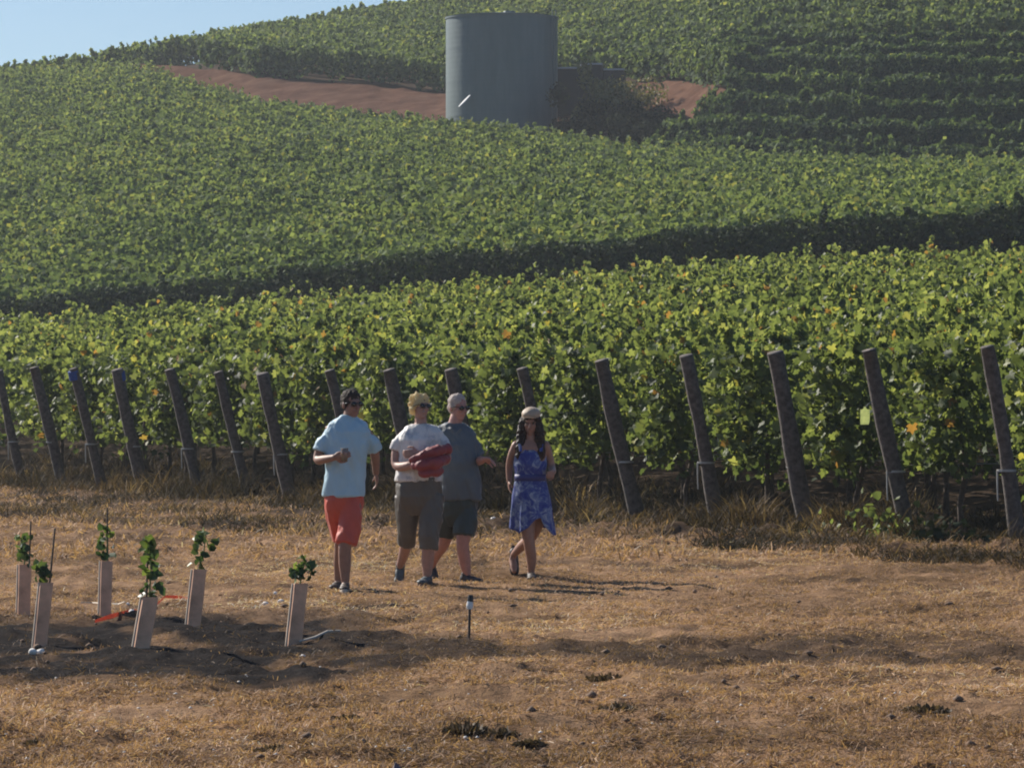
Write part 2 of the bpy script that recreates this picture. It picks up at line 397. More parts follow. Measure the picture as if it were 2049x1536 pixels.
TOPS = [(1975, 695), (1743, 702), (1548, 706), (1375, 712), (1205, 722), (1042, 738), (905, 740), (778, 741), (658, 742), (528, 748), (435, 745), (340, 740), (237, 740), (145, 738), (70, 736), (-2, 742)]
ORD = ['', 'second ', 'third ', 'fourth ', 'fifth ', 'sixth ', 'seventh ', 'eighth ', 'ninth ', 'tenth ', 'eleventh ', 'twelfth ', 'thirteenth ', 'fourteenth ', 'fifteenth ', 'sixteenth ']
def nth(i): return 'rightmost' if i == 0 else ORD[i]+'from the right'
def build_block1():
    starts = []
    for i, (tx, ty) in enumerate(TOPS):
        hp = headline(tx+38-i*1.0)
        D = hp[1]
        top = px(tx, ty, D-.35)
        base = Vector((hp[0]+.10, D, gz(hp[0], D)-.05))
        dx = (.095+.0014*(i*7 % 5))
        base = Vector((top.x+.44+.05*((i*5) % 3-1), D+.1, gz(top.x+.4, D)-.08))
        starts.append((base, top))
    # posts
    for i, (b, tp) in enumerate(starts):
        special = {0: 'at the right edge', 1: 'beside the pale card', 13: 'with bright blue top', 12: 'with faded blue top', 15: 'cut by the left edge'}
        lab = 'weathered wooden end post, ' + nth(i) + (', ' + special[i] if i in special else '')
        e = empty('end_post', b, lab, 'post', 'wooden end posts of the vine rows')
        bm = bmesh.new(); top = tp-b
        pts = []; rad = []
        for k in range(9):
            f = k/8; w = Vector((.022*math.sin(3*f+i*2.3)-.022*math.sin(i*2.3)*(1-f), .01*math.cos(4*f+i), 0)); pts.append(top*f+w); rad.append(.096*(.88+.24*((i*7) % 5)/4)-.012*f+.006*math.sin(9*f+i*2)+.004*math.sin(23*f+i))
        pts.append(pts[-1]+top*.004); rad.append(.088*(.88+.24*((i*7) % 5)/4))
        tubepath(bm, pts, rad, 12)
        bm_obj('post_shaft', bm, M_post, e, smooth=True)
        if i in (12, 13):
            bm = bmesh.new(); tubepath(bm, [top*.915, top*.985], [.097, .094], 12); o = bm_obj('painted_top', bm, M_blue, e)
        # wire wrapped round the post at drip line height and a tie hanging from it
        bm = bmesh.new(); c = top*.39; tubepath(bm, [c-Vector((0, 0, .012)), c+Vector((0, 0, .012))], [.107, .107], 12)
        if i % 2 == 1 or i in (0,): tubepath(bm, [c+Vector((-.10, -.03, 0)), c+Vector((-.10, -.03, -.16)), c+Vector((-.095, -.03, -.32))], [.012, .010, .008], 6)
        bm_obj('wire_tie', bm, M_wire, e)
    # rows
    origin = []
    for i, (b, tp) in enumerate(starts): origin.append(np.array([b.x, b.y])+RD*.35)
    step = np.array([-.47, 1.]); step = step/np.linalg.norm(step)
    o = origin[-1].copy()
    while o[1] < 150:
        o = o+step*2.5; origin.append(o.copy())
    for i, o in enumerate(origin):
        tt = np.arange(0, 95, .5)
        path = o+RD[None, :]*tt[:, None]
        uu = path[:, 0]/path[:, 1]; d1 = colint(D1, path[:, 0], path[:, 1])
        k = (uu < .175) & (uu > -.16) & (path[:, 1] < d1)
        if k.sum() < 3: continue
        path = path[k]
        if i < 16: path = path[:max(3, min(len(path), 200))]
        lab = ('vine row starting behind the end post ' + nth(i)) if i < 16 else 'green vine row of the lower block, its end post outside the left edge'
        e = empty('vine_row', (path[0][0], path[0][1], float(zbase(*path[0])[0])), lab, 'vine row', 'vine rows of the lower block behind the end posts')
        # front 7 m dense with small leaves, rest coarser
        c = min(len(path)-1, 16 if i < 16 else 0)
        Ps = []
        dm = path[0][1]
        if c >= 2:
            P, Nn, ti = rowpoints(path[:c+1], 480, lo=.66, hi=2.22, wid=.42, seed=i); Ps.append((P, Nn, ti, .065+.045*rng.random(len(P))))
            # leafy mass round the row's end
            n = 420; a = rng.random(n); P = np.column_stack([path[0][0]+rng.normal(size=n)*.22, path[0][1]+rng.normal(size=n)*.22, zbase(*path[0])[0]+.75+1.45*a])
            Ps.append((P, rng.normal(size=(n, 3))+np.array([-.4, -.6, .4]), .35+.25*rng.normal(size=n), .07+.05*rng.random(n)))
        if len(path)-c > 2:
            P, Nn, ti = rowpoints(path[c:], 230, lo=.75, hi=2.22, wid=.46, seed=i+.5); Ps.append((P, Nn, ti, .085+.045*rng.random(len(P))))
        P = np.concatenate([p[0] for p in Ps]); Nn = np.concatenate([p[1] for p in Ps]); ti = np.concatenate([p[2] for p in Ps]); S = np.concatenate([p[3] for p in Ps])
        nf = (len(Ps[0][0])+len(Ps[1][0])) if c >= 2 else 0
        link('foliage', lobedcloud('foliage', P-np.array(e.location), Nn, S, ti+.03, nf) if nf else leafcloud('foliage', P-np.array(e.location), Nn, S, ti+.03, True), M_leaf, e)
        if i < 16:
            for j in range(4):
                q = path[0]+RD*(.5+1.5*j)
                if q[0]/q[1] > .15: break
                z0 = float(zbase(*q)[0])-e.location.z
                bm = bmesh.new(); w = random.uniform(-.05, .05)
                x0, y0 = q[0]-path[0][0], q[1]-path[0][1]
                tubepath(bm, [(x0, y0, z0-.1), (x0+w, y0, z0+.35), (x0-w, y0+w, z0+.75), (x0+w*.5, y0, z0+1.1)], [.045, .035, .032, .02], 7)
                bm_obj('trunk', bm, M_bark, e, smooth=True)
            bm = bmesh.new(); Lw = min(8, .5*len(path))
            for hh in (.82, 1.35):
                a = Vector((0, 0, hh))-Vector((RD[0], RD[1], 0))*.35; b = Vector((RD[0]*Lw, RD[1]*Lw, hh)); tubepath(bm, [a, b], [.006, .006], 5)
            bm_obj('trellis_wire', bm, M_wire, e)
    return starts
POSTS = build_block1()

def famrow(fn, plo, phi, n=60):
    ps = np.linspace(plo, phi, n); d = fn(ps); return np.column_stack([U(ps)*d, d]), ps
# block 2 : front row is a thing of its own
def d2(ps): return np.interp(ps, CP, D2)
def d3(ps): return np.interp(ps, CP, D3)
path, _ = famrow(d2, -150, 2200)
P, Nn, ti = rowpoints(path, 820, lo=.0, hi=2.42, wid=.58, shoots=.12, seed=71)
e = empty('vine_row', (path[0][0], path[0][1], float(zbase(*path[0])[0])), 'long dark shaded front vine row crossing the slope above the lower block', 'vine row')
link('foliage', leafcloud('foliage', P-np.array(e.location), Nn, .09+.05*rng.random(len(P)), ti-.2, True), M_leafband, e)  # tint lowered as well, for the row's painted shade
Ps = []
k = 1
while k < 60:
    f = lambda ps: d2(ps)+2.6*k-.7
    path, ps = famrow(f, -150, 2200, 110)
    lim = d3(ps)-.5
    ok = path[:, 1] < lim
    # contiguous runs
    idx = np.where(ok)[0]
    if len(idx) < 3: break
    for run in np.split(idx, np.where(np.diff(idx) > 1)[0]+1):
        if len(run) < 3: continue
        P, Nn, ti = rowpoints(path[run], 165, lo=1.0, hi=2.2, wid=.55, shoots=1.25, seed=k*1.7+.3); Ps.append((P, Nn, ti))
    k += 1
# closing row along the track edge
path, ps = famrow(lambda p: d3(p)-.3, -150, 2200, 110)
P, Nn, ti = rowpoints(path, 110, lo=.6, hi=2.2, wid=.5, seed=99); Ps.append((P, Nn, ti))
P = np.concatenate([p[0] for p in Ps]); Nn = np.concatenate([p[1] for p in Ps]); ti = np.concatenate([p[2] for p in Ps])
Nn[:, 2] += .25
tag(link('vineyard_canopy', leafcloud('vineyard_canopy', P, Nn, .11+.08*rng.random(len(P)), ti+.05+.5*(fbm(P[:, 0]*.16, P[:, 1]*.10+5, 3)-.44), False), M_leafmid),
    'unbroken green vine canopy covering the middle slope below the tank', 'vineyard', kind='stuff')
print('block2 leaves', len(P))
# block 3
def trk(ps):
    lo = np.interp(ps, [225, 890, 1250, 1300, 1460], [0, -.5, -.5, 6, 14]); hi = np.interp(ps, [225, 480, 700, 890, 1250, 1350, 1460], [1.2, 13.5, 17.5, 19.5, 22, 21, 15])
    hi = np.where((ps < 225) | (ps > 1462), -9, hi)
    return d3(ps)+lo, d3(ps)+hi
def d4(ps):
    return np.interp(ps, [225, 480, 700, 890, 1250, 1350, 1460], [1.2, 13.5, 17.5, 19.5, 22, 21, 15])+d3(ps)+.4
grp = 'vine rows of the upper slope'
def rowthing(path, dens, seed, lab, lo, size, mat, near=False, group=grp, hi=1.95, wid=.45):
    P, Nn, ti = rowpoints(path, dens, lo=lo, hi=hi, wid=wid, shoots=.5, seed=seed)
    e = empty('vine_row', (path[0][0], path[0][1], float(zbase(*path[0])[0])), lab, 'vine row', group)
    link('foliage', leafcloud('foliage', P-np.array(e.location), Nn, size[0]+size[1]*rng.random(len(P)), ti, near), mat, e)
path, ps = famrow(d4, 400, 900)
rowthing(path, 150, 5.5, 'dark shaded vine row along the uphill side of the red track, left of the tank', .15, (.17, .1), M_leafmid)
path, ps = famrow(lambda q: np.interp(q, CP, D5)-.4, -150, 900)
P5, N5, t5 = rowpoints(path, 190, lo=-.35, hi=1.95, wid=.5, seed=8.8)
CREST = (P5, N5, t5)
path, ps = famrow(lambda q: np.interp(q, CP, D5)+2.2, -150, 900)
C2 = rowpoints(path, 130, lo=.3, hi=1.95, wid=.5, seed=9.8)
path, ps = famrow(d4, 1120, 1465)
rowthing(path, 150, 6.5, 'dark shaded vine row along the uphill side of the red track, right of the tank', .15, (.17, .1), M_leafmid)
Ps = [CREST, C2]
cnt = 0
for k in range(60):
    f = lambda ps: d3(ps)+3.0+3.3*k
    path, ps = famrow(f, -150, 2200, 160)
    lo, hi = trk(ps)
    d5 = np.interp(ps, CP, D5)
    zz = zbase(path[:, 0], path[:, 1])
    ypx = HZ-F*(zz-EYE)/path[:, 1]
    bad = ((path[:, 1] > lo-1.0) & (path[:, 1] < hi+1.6)) | (path[:, 1] > d5+.5) | (ypx < -110)
    bad |= ps < 415
    bad |= (ps < 1290) & (path[:, 1] < lo) & (ps > 225)
    bad |= (path[:, 1] < hi+1.6) & (ps > 225) & (ps < 1290)
    idx = np.where(~bad)[0]
    if len(idx) < 4: continue
    for run in np.split(idx, np.where(np.diff(idx) > 1)[0]+1):
        if len(run) < 4: continue
        mid = ps[run].mean(); yy = ypx[run][-1]
        if ps[run][-1] > 2049 and yy > 60 and ps[run][0] > 1200:
            cnt += 1
            w = ['lowest', 'second lowest', 'third lowest', 'fourth lowest', 'fifth lowest', 'sixth lowest', 'seventh lowest', 'eighth lowest', 'ninth lowest', 'tenth lowest'][min(cnt-1, 9)]
            rowthing(path[run], 380, k+.2, w+' of the terraced vine rows on the steep slope at upper right', .12, (.15, .09), M_leafterr, group='terraced vine rows at upper right', wid=.3, hi=1.75)
        else:
            P, Nn, ti = rowpoints(path[run], 120, lo=.5, hi=1.95, wid=.5, shoots=1., seed=k*2.1+.7); Ps.append((P, Nn, ti))
P = np.concatenate([p[0] for p in Ps]); Nn = np.concatenate([p[1] for p in Ps]); ti = np.concatenate([p[2] for p in Ps])
print('block3 leaves', len(P), 'rows', cnt)
tag(link('hilltop_vineyard', leafcloud('hilltop_vineyard', P, Nn, .16+.10*rng.random(len(P)), ti+.06+.4*(fbm(P[:, 0]*.13, P[:, 1]*.1, 3)-.44), False), M_leafmid),
    'green vines covering the hilltop behind the tank up to the sky', 'vineyard', kind='stuff')

# ------------------------------------------------------------------ tank and things round it
def build_tank():
    D = 219.; c = px(1004, 245, D); rad = 112*D/F; zb = float(zbase(c.x, D)[0])-.6
    ztop = EYE+(HZ-36)/F*D
    e = empty('water_tank', (c.x, D, zb), 'large round grey green metal water tank standing on the hill', 'water tank')
    m, t, b = newmat('tank_steel')
    tc = N(t, 'ShaderNodeTexCoord'); mp = N(t, 'ShaderNodeMapping'); mp.inputs['Scale'].default_value = (1, 1, .15)
    t.links.new(tc.outputs['Object'], mp.inputs[0])
    n = noisetex(t, 2.2, 6, .7, mp.outputs[0]); r = ramp(t, n.outputs['Fac'], [(.3, (.085, .125, .128)), (.55, (.108, .15, .153)), (.75, (.13, .17, .17))])
    t.links.new(r.outputs[0], b.inputs['Base Color']); b.inputs['Roughness'].default_value = .6; b.inputs['Metallic'].default_value = .1; b.inputs['Coat Weight'].default_value = .3; b.inputs['Coat Roughness'].default_value = .45
    h = ztop-zb
    # corrugated wall: rings in z
    nz = 150; na = 96; A = np.linspace(0, 2*np.pi, na, endpoint=False); Zs = np.linspace(0, h, nz*1)
    rr = rad+.0012*np.sin(Zs/.11*2*np.pi/2.4)
    V = np.stack([rr[:, None]*np.cos(A), rr[:, None]*np.sin(A), np.repeat(Zs[:, None], na, 1)], -1).reshape(-1, 3)
    i = np.arange(nz-1)[:, None]*na; j = np.arange(na)[None, :]; jn = (j+1) % na
    q = np.stack([i+j, i+jn, i+na+jn, i+na+j], -1).reshape(-1, 4)
    link('tank_wall', npmesh('tank_wall', V, quads=q, smooth=True), m, e)
    bm = bmesh.new(); bmesh.ops.create_cone(bm, cap_ends=True, segments=96, radius1=rad+.07, radius2=rad*.3, depth=.22, matrix=Matrix.Translation((0, 0, h+.11+.002)))
    bm_obj('tank_roof', bm, m, e)
    bm = bmesh.new()
    for kz in (.25, .5, .75):
        tubepath(bm, [(0, 0, h*kz-.012), (0, 0, h*kz+.012)], [rad+.008, rad+.008], 96)
    tubepath(bm, [(0, 0, h-.10), (0, 0, h)], [rad+.05, rad+.05], 96)
    bm_obj('hoop', bm, m, e)
    # ladder on the right
    bm = bmesh.new(); a = R(-28)
    for s in (-.2, .2):
        x = rad*math.cos(a)-s*math.sin(a)*1+.16*math.cos(a); y = rad*math.sin(a)+s*math.cos(a)+.16*math.sin(a)
        tubepath(bm, [(x, y, .4), (x, y, h+.3)], [.025, .025], 6)
    for kz in np.arange(.6, h, .3):
        p = [((rad+.16)*math.cos(a)-s*math.sin(a), (rad+.16)*math.sin(a)+s*math.cos(a), kz) for s in (-.2, .2)]
        tubepath(bm, p, [.015, .015], 5)
    bm_obj('ladder', bm, m, e)
    bm = bmesh.new(); bmesh.ops.create_cone(bm, cap_ends=True, segments=24, radius1=.35, radius2=.3, depth=.16, matrix=Matrix.Translation((.4, 0, h+.28)))
    bm_obj('hatch', bm, m, e)
    # plank leaning on the tank
    bm = bmesh.new(); p0 = px(918, 214, D-rad-.1); p1 = px(940, 191, D-rad+.35)
    base = Vector((p0.x-.3, p0.y, gz(p0.x, p0.y)))
    d = (p1-p0); p0b = p0-d*.9
    bm2 = bmesh.new()
    for s in range(2): pass
    tubepath(bm2, [Vector((0, 0, 0)), (p1-p0)*.5, (p1-p0)], [(.06, .02), (.12, .025), (.08, .02)], 8)
    o = bm_obj('white_board', bm2, M_white, None, loc=p0); tag(o, 'small white board leaning against the foot of the water tank', 'board')
    # dark bins right of the tank
    Db = D+3.5
    xs = [(1110, 1161, 139), (1161, 1206, 131), (1206, 1250, 142)]
    for i, (a0, a1, yt) in enumerate(xs):
        p = px((a0+a1)/2, 188, Db); w = (a1-a0)/F*Db; z0 = float(zbase(p.x, Db)[0])-.1
        hh = EYE+(HZ-yt)/F*Db-z0
        lab = ['dark bin touching the right side of the water tank', 'middle one of the three dark bins beside the water tank', 'dark bin farthest from the tank, next to the red track'][i]
        e2 = empty('storage_bin', (p.x, Db, z0), lab, 'bin', 'dark bins beside the water tank')
        bm = bmesh.new()
        bmesh.ops.create_cube(bm, size=1, matrix=Matrix.Translation((0, 0, hh/2)) @ Matrix.Diagonal((w*1.07, 1.1, hh, 1)))
        for v in bm.verts:
            if v.co.z < .1: v.co.y *= .92
        for kx in (-.3, 0, .3):
            bmesh.ops.create_cube(bm, size=1, matrix=Matrix.Translation((kx*w, -.56, hh*.5)) @ Matrix.Diagonal((.06, .06, hh*.8, 1)))
        bmesh.ops.bevel(bm, geom=[e_ for e_ in bm.edges if e_.calc_length() > .9], offset=.1, segments=3, affect='EDGES')
        bm_obj('bin_body', bm, M_black, e2)
        bm = bmesh.new()
        bmesh.ops.create_cube(bm, size=1, matrix=Matrix.Translation((0, 0, hh+.03)) @ Matrix.Diagonal((w*.97, 1.18, .10, 1)))
        bmesh.ops.bevel(bm, geom=bm.edges[:], offset=.02, segments=2, affect='EDGES')
        bm_obj('bin_lid', bm, simple('grey_lid', (.40, .42, .46), .4, .1, 8, 0), e2)
build_tank()
def bush(name, c, r, n, mat, lab, size=.13, seedsize=(1, 1, 1)):
    z0 = float(zbase(c[0], c[1])[0])
    e = empty(name, (c[0], c[1], z0), lab, 'bush', None)
    # clumps
    nc = 14; cc = rng.normal(size=(nc, 3))*np.array([r[0], r[1], r[2]])*.42; cc[:, 2] = np.abs(cc[:, 2])+r[2]*.55
    k = rng.integers(0, nc, n); d = rng.normal(size=(n, 3)); d /= np.linalg.norm(d, axis=1, keepdims=True)
    P = cc[k]+d*np.array([r[0], r[1], r[2]])*.42*(1-rng.random((n, 1))**2*.7)
    P[:, 2] = np.maximum(P[:, 2], .03)
    link('foliage', leafcloud('foliage', P, d+rng.normal(size=(n, 3))*.5, size*(.6+.8*rng.random(n)), .45+.25*rng.normal(size=n), False), mat, e)
    bm = bmesh.new()
    for j in range(4):
        q = cc[j]*.8; tubepath(bm, [(0, 0, -.1), (q[0]*.4, q[1]*.4, abs(q[2])*.5), (q[0], q[1], abs(q[2]))], [.05, .035, .015], 6)
    bm_obj('stem', bm, M_bark, e)
def bz(pxx, py_, D):
    return (U(pxx)*D, D)
bush('bush', bz(1205, 0, 213.8), (1.1, .8, 2.1), 2600, M_leafolive, 'dry olive coloured bush in the shadow beside the tank')
bush('bush', bz(1150, 0, 213.2), (1.6, .9, 1.6), 3600, M_leafbush, 'dark bush at the right foot of the water tank')
bush('bush', bz(1268, 0, 213.0), (2.1, 1.1, 1.35), 4200, M_leafbush, 'wide dark bush between the olive bush and the terraced vine rows')
bush('bush', bz(985, 0, 213.4), (1.9, .6, .95), 2200, M_leafbush, 'low dark bush along the front foot of the water tank')
bush('bush', bz(1300, 0, 208.), (2.0, .9, 1.3), 4200, M_leafbush, 'added dark bush for the tank shadow at the left end of the terraced vine rows')  # bush added to fill out the dark of the tank's shadow
bush('bush', bz(1228, 0, 217.5), (2.6, .9, 2.0), 2600, M_leafolive, 'pale scrubby bush in front of the dark bins')

# ------------------------------------------------------------------ grass, straw, weeds
def blades(name, XY, Zoff, Ln, Wd, tilt, mat, tint, label, cat, upright=.3):
    n = len(XY)
    z = zbase(XY[:, 0], XY[:, 1])+zmicro(XY[:, 0], XY[:, 1])+Zoff
    az = rng.random(n)*2*np.pi; el = tilt
    d = np.stack([np.cos(az)*np.cos(el), np.sin(az)*np.cos(el), np.sin(el)], 1)
    s = np.stack([-np.sin(az), np.cos(az), np.zeros(n)], 1)
    tw = rng.normal(size=(n, 1))*.5
    s = s*np.cos(tw)+np.cross(d, s)*np.sin(tw)
    b = np.column_stack([XY, z])
    droop = np.zeros((n, 3)); droop[:, 2] = -Ln*.18
    V = np.stack([b-s*Wd[:, None]/2, b+s*Wd[:, None]/2, b+d*Ln[:, None]*.55+s*Wd[:, None]*.4, b+d*Ln[:, None]*.55-s*Wd[:, None]*.4, b+d*Ln[:, None]+droop], 1).reshape(-1, 3)
    base = (np.arange(n)*5)[:, None]
    me = npmesh(name, V, quads=base+np.array([[0, 1, 2, 3]]), tris=base+np.array([[3, 2, 4]]), attrs={'tint': np.repeat(np.clip(tint, 0, 1), 5)})
    tag(link(name, me, mat), label, cat, kind='stuff')
def scatter_view(n, y0, y1, marg=.02, powr=1.):
    y = y0+(y1-y0)*rng.random(n)**powr; u = (rng.random(n)*2-1)*(.127+marg); return np.column_stack([u*y, y])
XY = scatter_view(480000, 16.8, 44, powr=1.3)
dens = fbm(XY[:, 0]*1.6, XY[:, 1]*.9, 4); sm = shademask(XY[:, 0], XY[:, 1])
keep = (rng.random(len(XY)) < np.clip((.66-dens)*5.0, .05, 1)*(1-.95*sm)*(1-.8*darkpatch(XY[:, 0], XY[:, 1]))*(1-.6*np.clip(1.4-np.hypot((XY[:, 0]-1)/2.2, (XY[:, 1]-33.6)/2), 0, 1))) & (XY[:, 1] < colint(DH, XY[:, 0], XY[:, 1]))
XY = XY[keep]; n = len(XY); print('straw', n)
patch = fbm(XY[:, 0]*.5+8, XY[:, 1]*.35, 3)
blades('dry_grass', XY, .004, .02+.06*rng.random(n)**1.5, .003+.0035*rng.random(n), np.abs(rng.normal(size=n))*.42, M_straw,
       .46+.22*rng.normal(size=n)+1.5*(patch-.44)-1.0*shademask(XY[:, 0], XY[:, 1])+np.where(rng.random(n) < .012, .6, 0), 'mown dry straw covering the field in the foreground', 'grass')  # straw tinted darker inside the painted shadow band
XY = scatter_view(90000, 40, 80)
XY = XY[XY[:, 1] < colint(DH, XY[:, 0], XY[:, 1])+1]; n = len(XY)
XY = XY[rng.random(n) < np.clip((.62-fbm(XY[:, 0]*1.2, XY[:, 1]*.7, 3))*5, .1, 1)]; XY = XY[rng.random(len(XY)) > .85*edgesoil(XY[:, 0], XY[:, 1])]; n = len(XY)
hd = colint(DH, XY[:, 0], XY[:, 1]); near = np.clip((XY[:, 1]-hd+7)/5, 0, 1)
blades('field_edge_grass', XY, 0, .05+.10*rng.random(n), .010+.008*rng.random(n), np.abs(rng.normal(size=n))*.5+.15, M_straw, .42+.2*rng.normal(size=n)-.3*near, 'dry grass on the far part of the field towards the vines', 'grass')
# low tufts whose shadows streak the field
nt_ = 1500; C = scatter_view(nt_, 17, 33, powr=1.5); k = rng.integers(0, nt_, 80000)
cl = np.clip((fbm(C[:, 0]*.9+30, C[:, 1]*.7, 3)-.36)*6, .15, 1)
rad_ = (.03+.07*rng.random(nt_))*cl; hh_ = (.025+.055*rng.random(nt_)**1.5)*cl
a_ = rng.random(80000)*2*np.pi; r_ = np.sqrt(rng.random(80000))
C_sm = shademask(C[:, 0], C[:, 1])
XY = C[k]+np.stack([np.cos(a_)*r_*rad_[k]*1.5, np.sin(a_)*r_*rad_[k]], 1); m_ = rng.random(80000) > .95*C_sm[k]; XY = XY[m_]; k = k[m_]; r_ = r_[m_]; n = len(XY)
blades('grass_tufts', XY, -.003, hh_[k]*(1.05-.5*r_)*(.6+.7*rng.random(n)), .004+.004*rng.random(n), .75+.4*rng.normal(size=n), M_straw, .22+.16*rng.normal(size=n)+.25*rng.random(nt_)[k], 'low brown tufts of mown grass standing in the straw', 'grass')
# tall brown weeds under the end posts
n = 110000; t = rng.random(n); p = -60+2200*t**1.0
hp = 25.3/(.47+U(p)); off = np.where(rng.random(n) < .3, 1+8*rng.random(n), rng.normal(size=n)*1.4+.6)
y = hp+off; XY = np.column_stack([U(p)*hp-.0*off, y])
w = fbm(XY[:, 0]*1.8, XY[:, 1]*.6, 3)
XY = XY[rng.random(n) < np.clip((w-.36)*6, .06, 1)]; n = len(XY)
blades('tall_weeds', XY, 0, (.07+.46*rng.random(n)**2.4)*(.15+1.7*vn(XY[:, 0]*1.4, XY[:, 1]*.7)**1.4), .009+.010*rng.random(n), .75+.35*rng.random(n), M_weed, .44+.2*rng.normal(size=n)+2.4*(fbm(XY[:, 0]*1.1+60, XY[:, 1]*.6, 3)-.43), 'tall dry brown weeds growing under the vines along the end posts', 'weeds')

n = 60000; p = -60+2200*rng.random(n); hp = 25.3/(.47+U(p)); nb = np.interp(U(p), U([0, 600, 1200, 1700, 2049]), [52.5, 46, 44.5, 40.5, 37.5])
y = nb+(hp-nb)*rng.random(n); XY = np.column_stack([U(p)*y, y])
XY = XY[rng.random(n) < np.clip((fbm(XY[:, 0]*1.3+20, XY[:, 1]*.5, 3)-.38)*6, .05, 1)]; n = len(XY)
blades('low_weeds', XY, 0, .05+.20*rng.random(n)**2.2, .008+.008*rng.random(n), .5+.45*rng.random(n), M_weed, .45+.22*rng.normal(size=n)+2.2*(fbm(XY[:, 0]*.9+60, XY[:, 1]*.4, 3)-.43), 'low brown weeds on the rough ground in front of the end posts', 'weeds')
# small white straw chips / pebbles catching the sun
def chips(n, XY, smin, smax, name, lab, cat, mat):
    z = zbase(XY[:, 0], XY[:, 1])+zmicro(XY[:, 0], XY[:, 1])
    O = np.array([[1, 0, 0], [0, 1, 0], [-1, 0, 0], [0, -1, 0], [0, 0, 1], [0, 0, -1.]])
    T = np.array([[0, 1, 4], [1, 2, 4], [2, 3, 4], [3, 0, 4], [1, 0, 5], [2, 1, 5], [3, 2, 5], [0, 3, 5]])
    s = (smin+(smax-smin)*rng.random(n)**2)[:, None, None]*np.array([1.2, 1, .7])*(.6+.8*rng.random((n, 6, 1)))
    V = np.column_stack([XY, z+.012])[:, None, :]+O[None]*s
    tr = (np.arange(n)*6)[:, None, None]+T[None]
    tag(link(name, npmesh(name, V.reshape(-1, 3), tris=tr.reshape(-1, 3)), mat), lab, cat, kind='stuff')
XYc = scatter_view(300, 17.2, 24, powr=1.2)
chips(len(XYc), XYc, .004, .011, 'pale_pebbles', 'tiny pale pebbles scattered through the foreground straw', 'pebbles', M_stone)
XYc = scatter_view(260, 17.2, 40, powr=1.1)
chips(len(XYc), XYc, .010, .035, 'dirt_clods', 'small brown clods of earth scattered over the field', 'clods', simple('clod', (.19, .125, .085), .95, .3, 30, .4))
# individual white stones
def stone(p, D, r, lab):
    x, y = U(p[0])*D, D
    bm = bmesh.new(); bmesh.ops.create_icosphere(bm, subdivisions=2, radius=r)
    sd = random.random()*50
    for v in bm.verts: v.co *= 1+.35*mnoise.noise(v.co/r*1.3+Vector((sd, 0, 0))); v.co.z *= .75
    tag(bm_obj('white_stone', bm, M_stone, None, (x, y, gz(x, y)+r*.45), smooth=True), lab, 'stone', 'white stones on the ground among the young vines')
for p, r, lab in [((520, 1203), .024, 'white stone left of the close pair of stones near the rightmost young vine'), ((531, 1212), .027, 'lower white stone of the close pair near the rightmost young vine'),
                  ((562, 1206), .026, 'white stone just left of the rightmost grow tube'), ((551, 1186), .020, 'smallest white stone, above the others near the rightmost grow tube'),
                  ((66, 1316), .030, 'left white stone of the pair at the lower left'), ((81, 1313), .030, 'right white stone of the pair at the lower left'),
                  ((1, 1217), .034, 'white stone cut by the left edge of the view'), ((256, 1216), .016, 'tiny white stone behind the orange tape'),
                  ((264, 1240), .026, 'white stone touching the left of the orange tape'), ((606, 1312), .018, 'small grey white stone below the rightmost grow tube'),
                  ((931, 1484), .016, 'white stone in the big dark weed clump at the bottom'), ((988, 1056), .040, 'white stone under the vines left of the woman in blue')]:
    stone(p, 13580/(p[1]-HZ), r, lab)
# pale sticks
def stick(pts, r, lab):
    q = []
    for x, y in pts:
        D = 13580/(y-HZ); q.append(Vector((U(x)*D, D, gz(U(x)*D, D)+r+.01)))
    bm = bmesh.new(); tubepath(bm, [v-q[0] for v in q], [r*.7]+[r]*(len(q)-2)+[r*.6], 7)
    tag(bm_obj('dry_stick', bm, M_cartonl, None, q[0]), lab, 'stick', 'pale sticks lying on the ground')
stick([(600, 1284), (630, 1279), (655, 1274), (682, 1273)], .009, 'pale dry stick lying right of the rightmost grow tube')
stick([(163, 1217), (185, 1215), (200, 1218)], .009, 'pale stick lying behind the third grow tube')
stick([(220, 1216), (238, 1217), (250, 1221)], .009, 'short whitish stick right of the third grow tube')
# weed clumps in the foreground
M_dweed = leafmat('dark_weed', [(0, (.04, .03, .022)), (.5, (.085, .062, .04)), (1, (.2, .14, .085))], .15, .7)
def weedclump(p, rx, h, lab, n=170):
    D = 13580/(p[1]-HZ); x0, y0 = U(p[0])*D, D
    e_loc = np.array([x0, y0, gz(x0, y0)])
    a = rng.random(n)*2*np.pi; rr = np.sqrt(rng.random(n))*rx
    bx = np.stack([np.cos(a)*rr, np.sin(a)*rr*.7, np.zeros(n)], 1)
    hh = h*(1-.6*(rr/rx)**2)*(.4+.7*rng.random(n))
    d = np.stack([np.cos(a)*.5, np.sin(a)*.5, np.ones(n)], 1)+rng.normal(size=(n, 3))*.35; d[:, 2] = np.abs(d[:, 2])
    d /= np.linalg.norm(d, axis=1, keepdims=True); s = np.cross(d, rng.normal(size=(n, 3))); s /= np.linalg.norm(s, axis=1, keepdims=True)
    w = .006+.008*rng.random((n, 1)); L = hh[:, None]
    V = np.stack([bx-s*w*.5, bx+s*w*.5, bx+d*L*.6+s*w, bx+d*L*.6-s*w, bx+d*L], 1).reshape(-1, 3)
    b = (np.arange(n)*5)[:, None]
    me = npmesh('weed_clump', V, quads=b+np.array([[0, 1, 2, 3]]), tris=b+np.array([[3, 2, 4]]), attrs={'tint': np.repeat(rng.random(n), 5)})
    tag(link('weed_clump', me, M_dweed, None, e_loc), lab, 'weed', 'dark weed clumps in the straw')
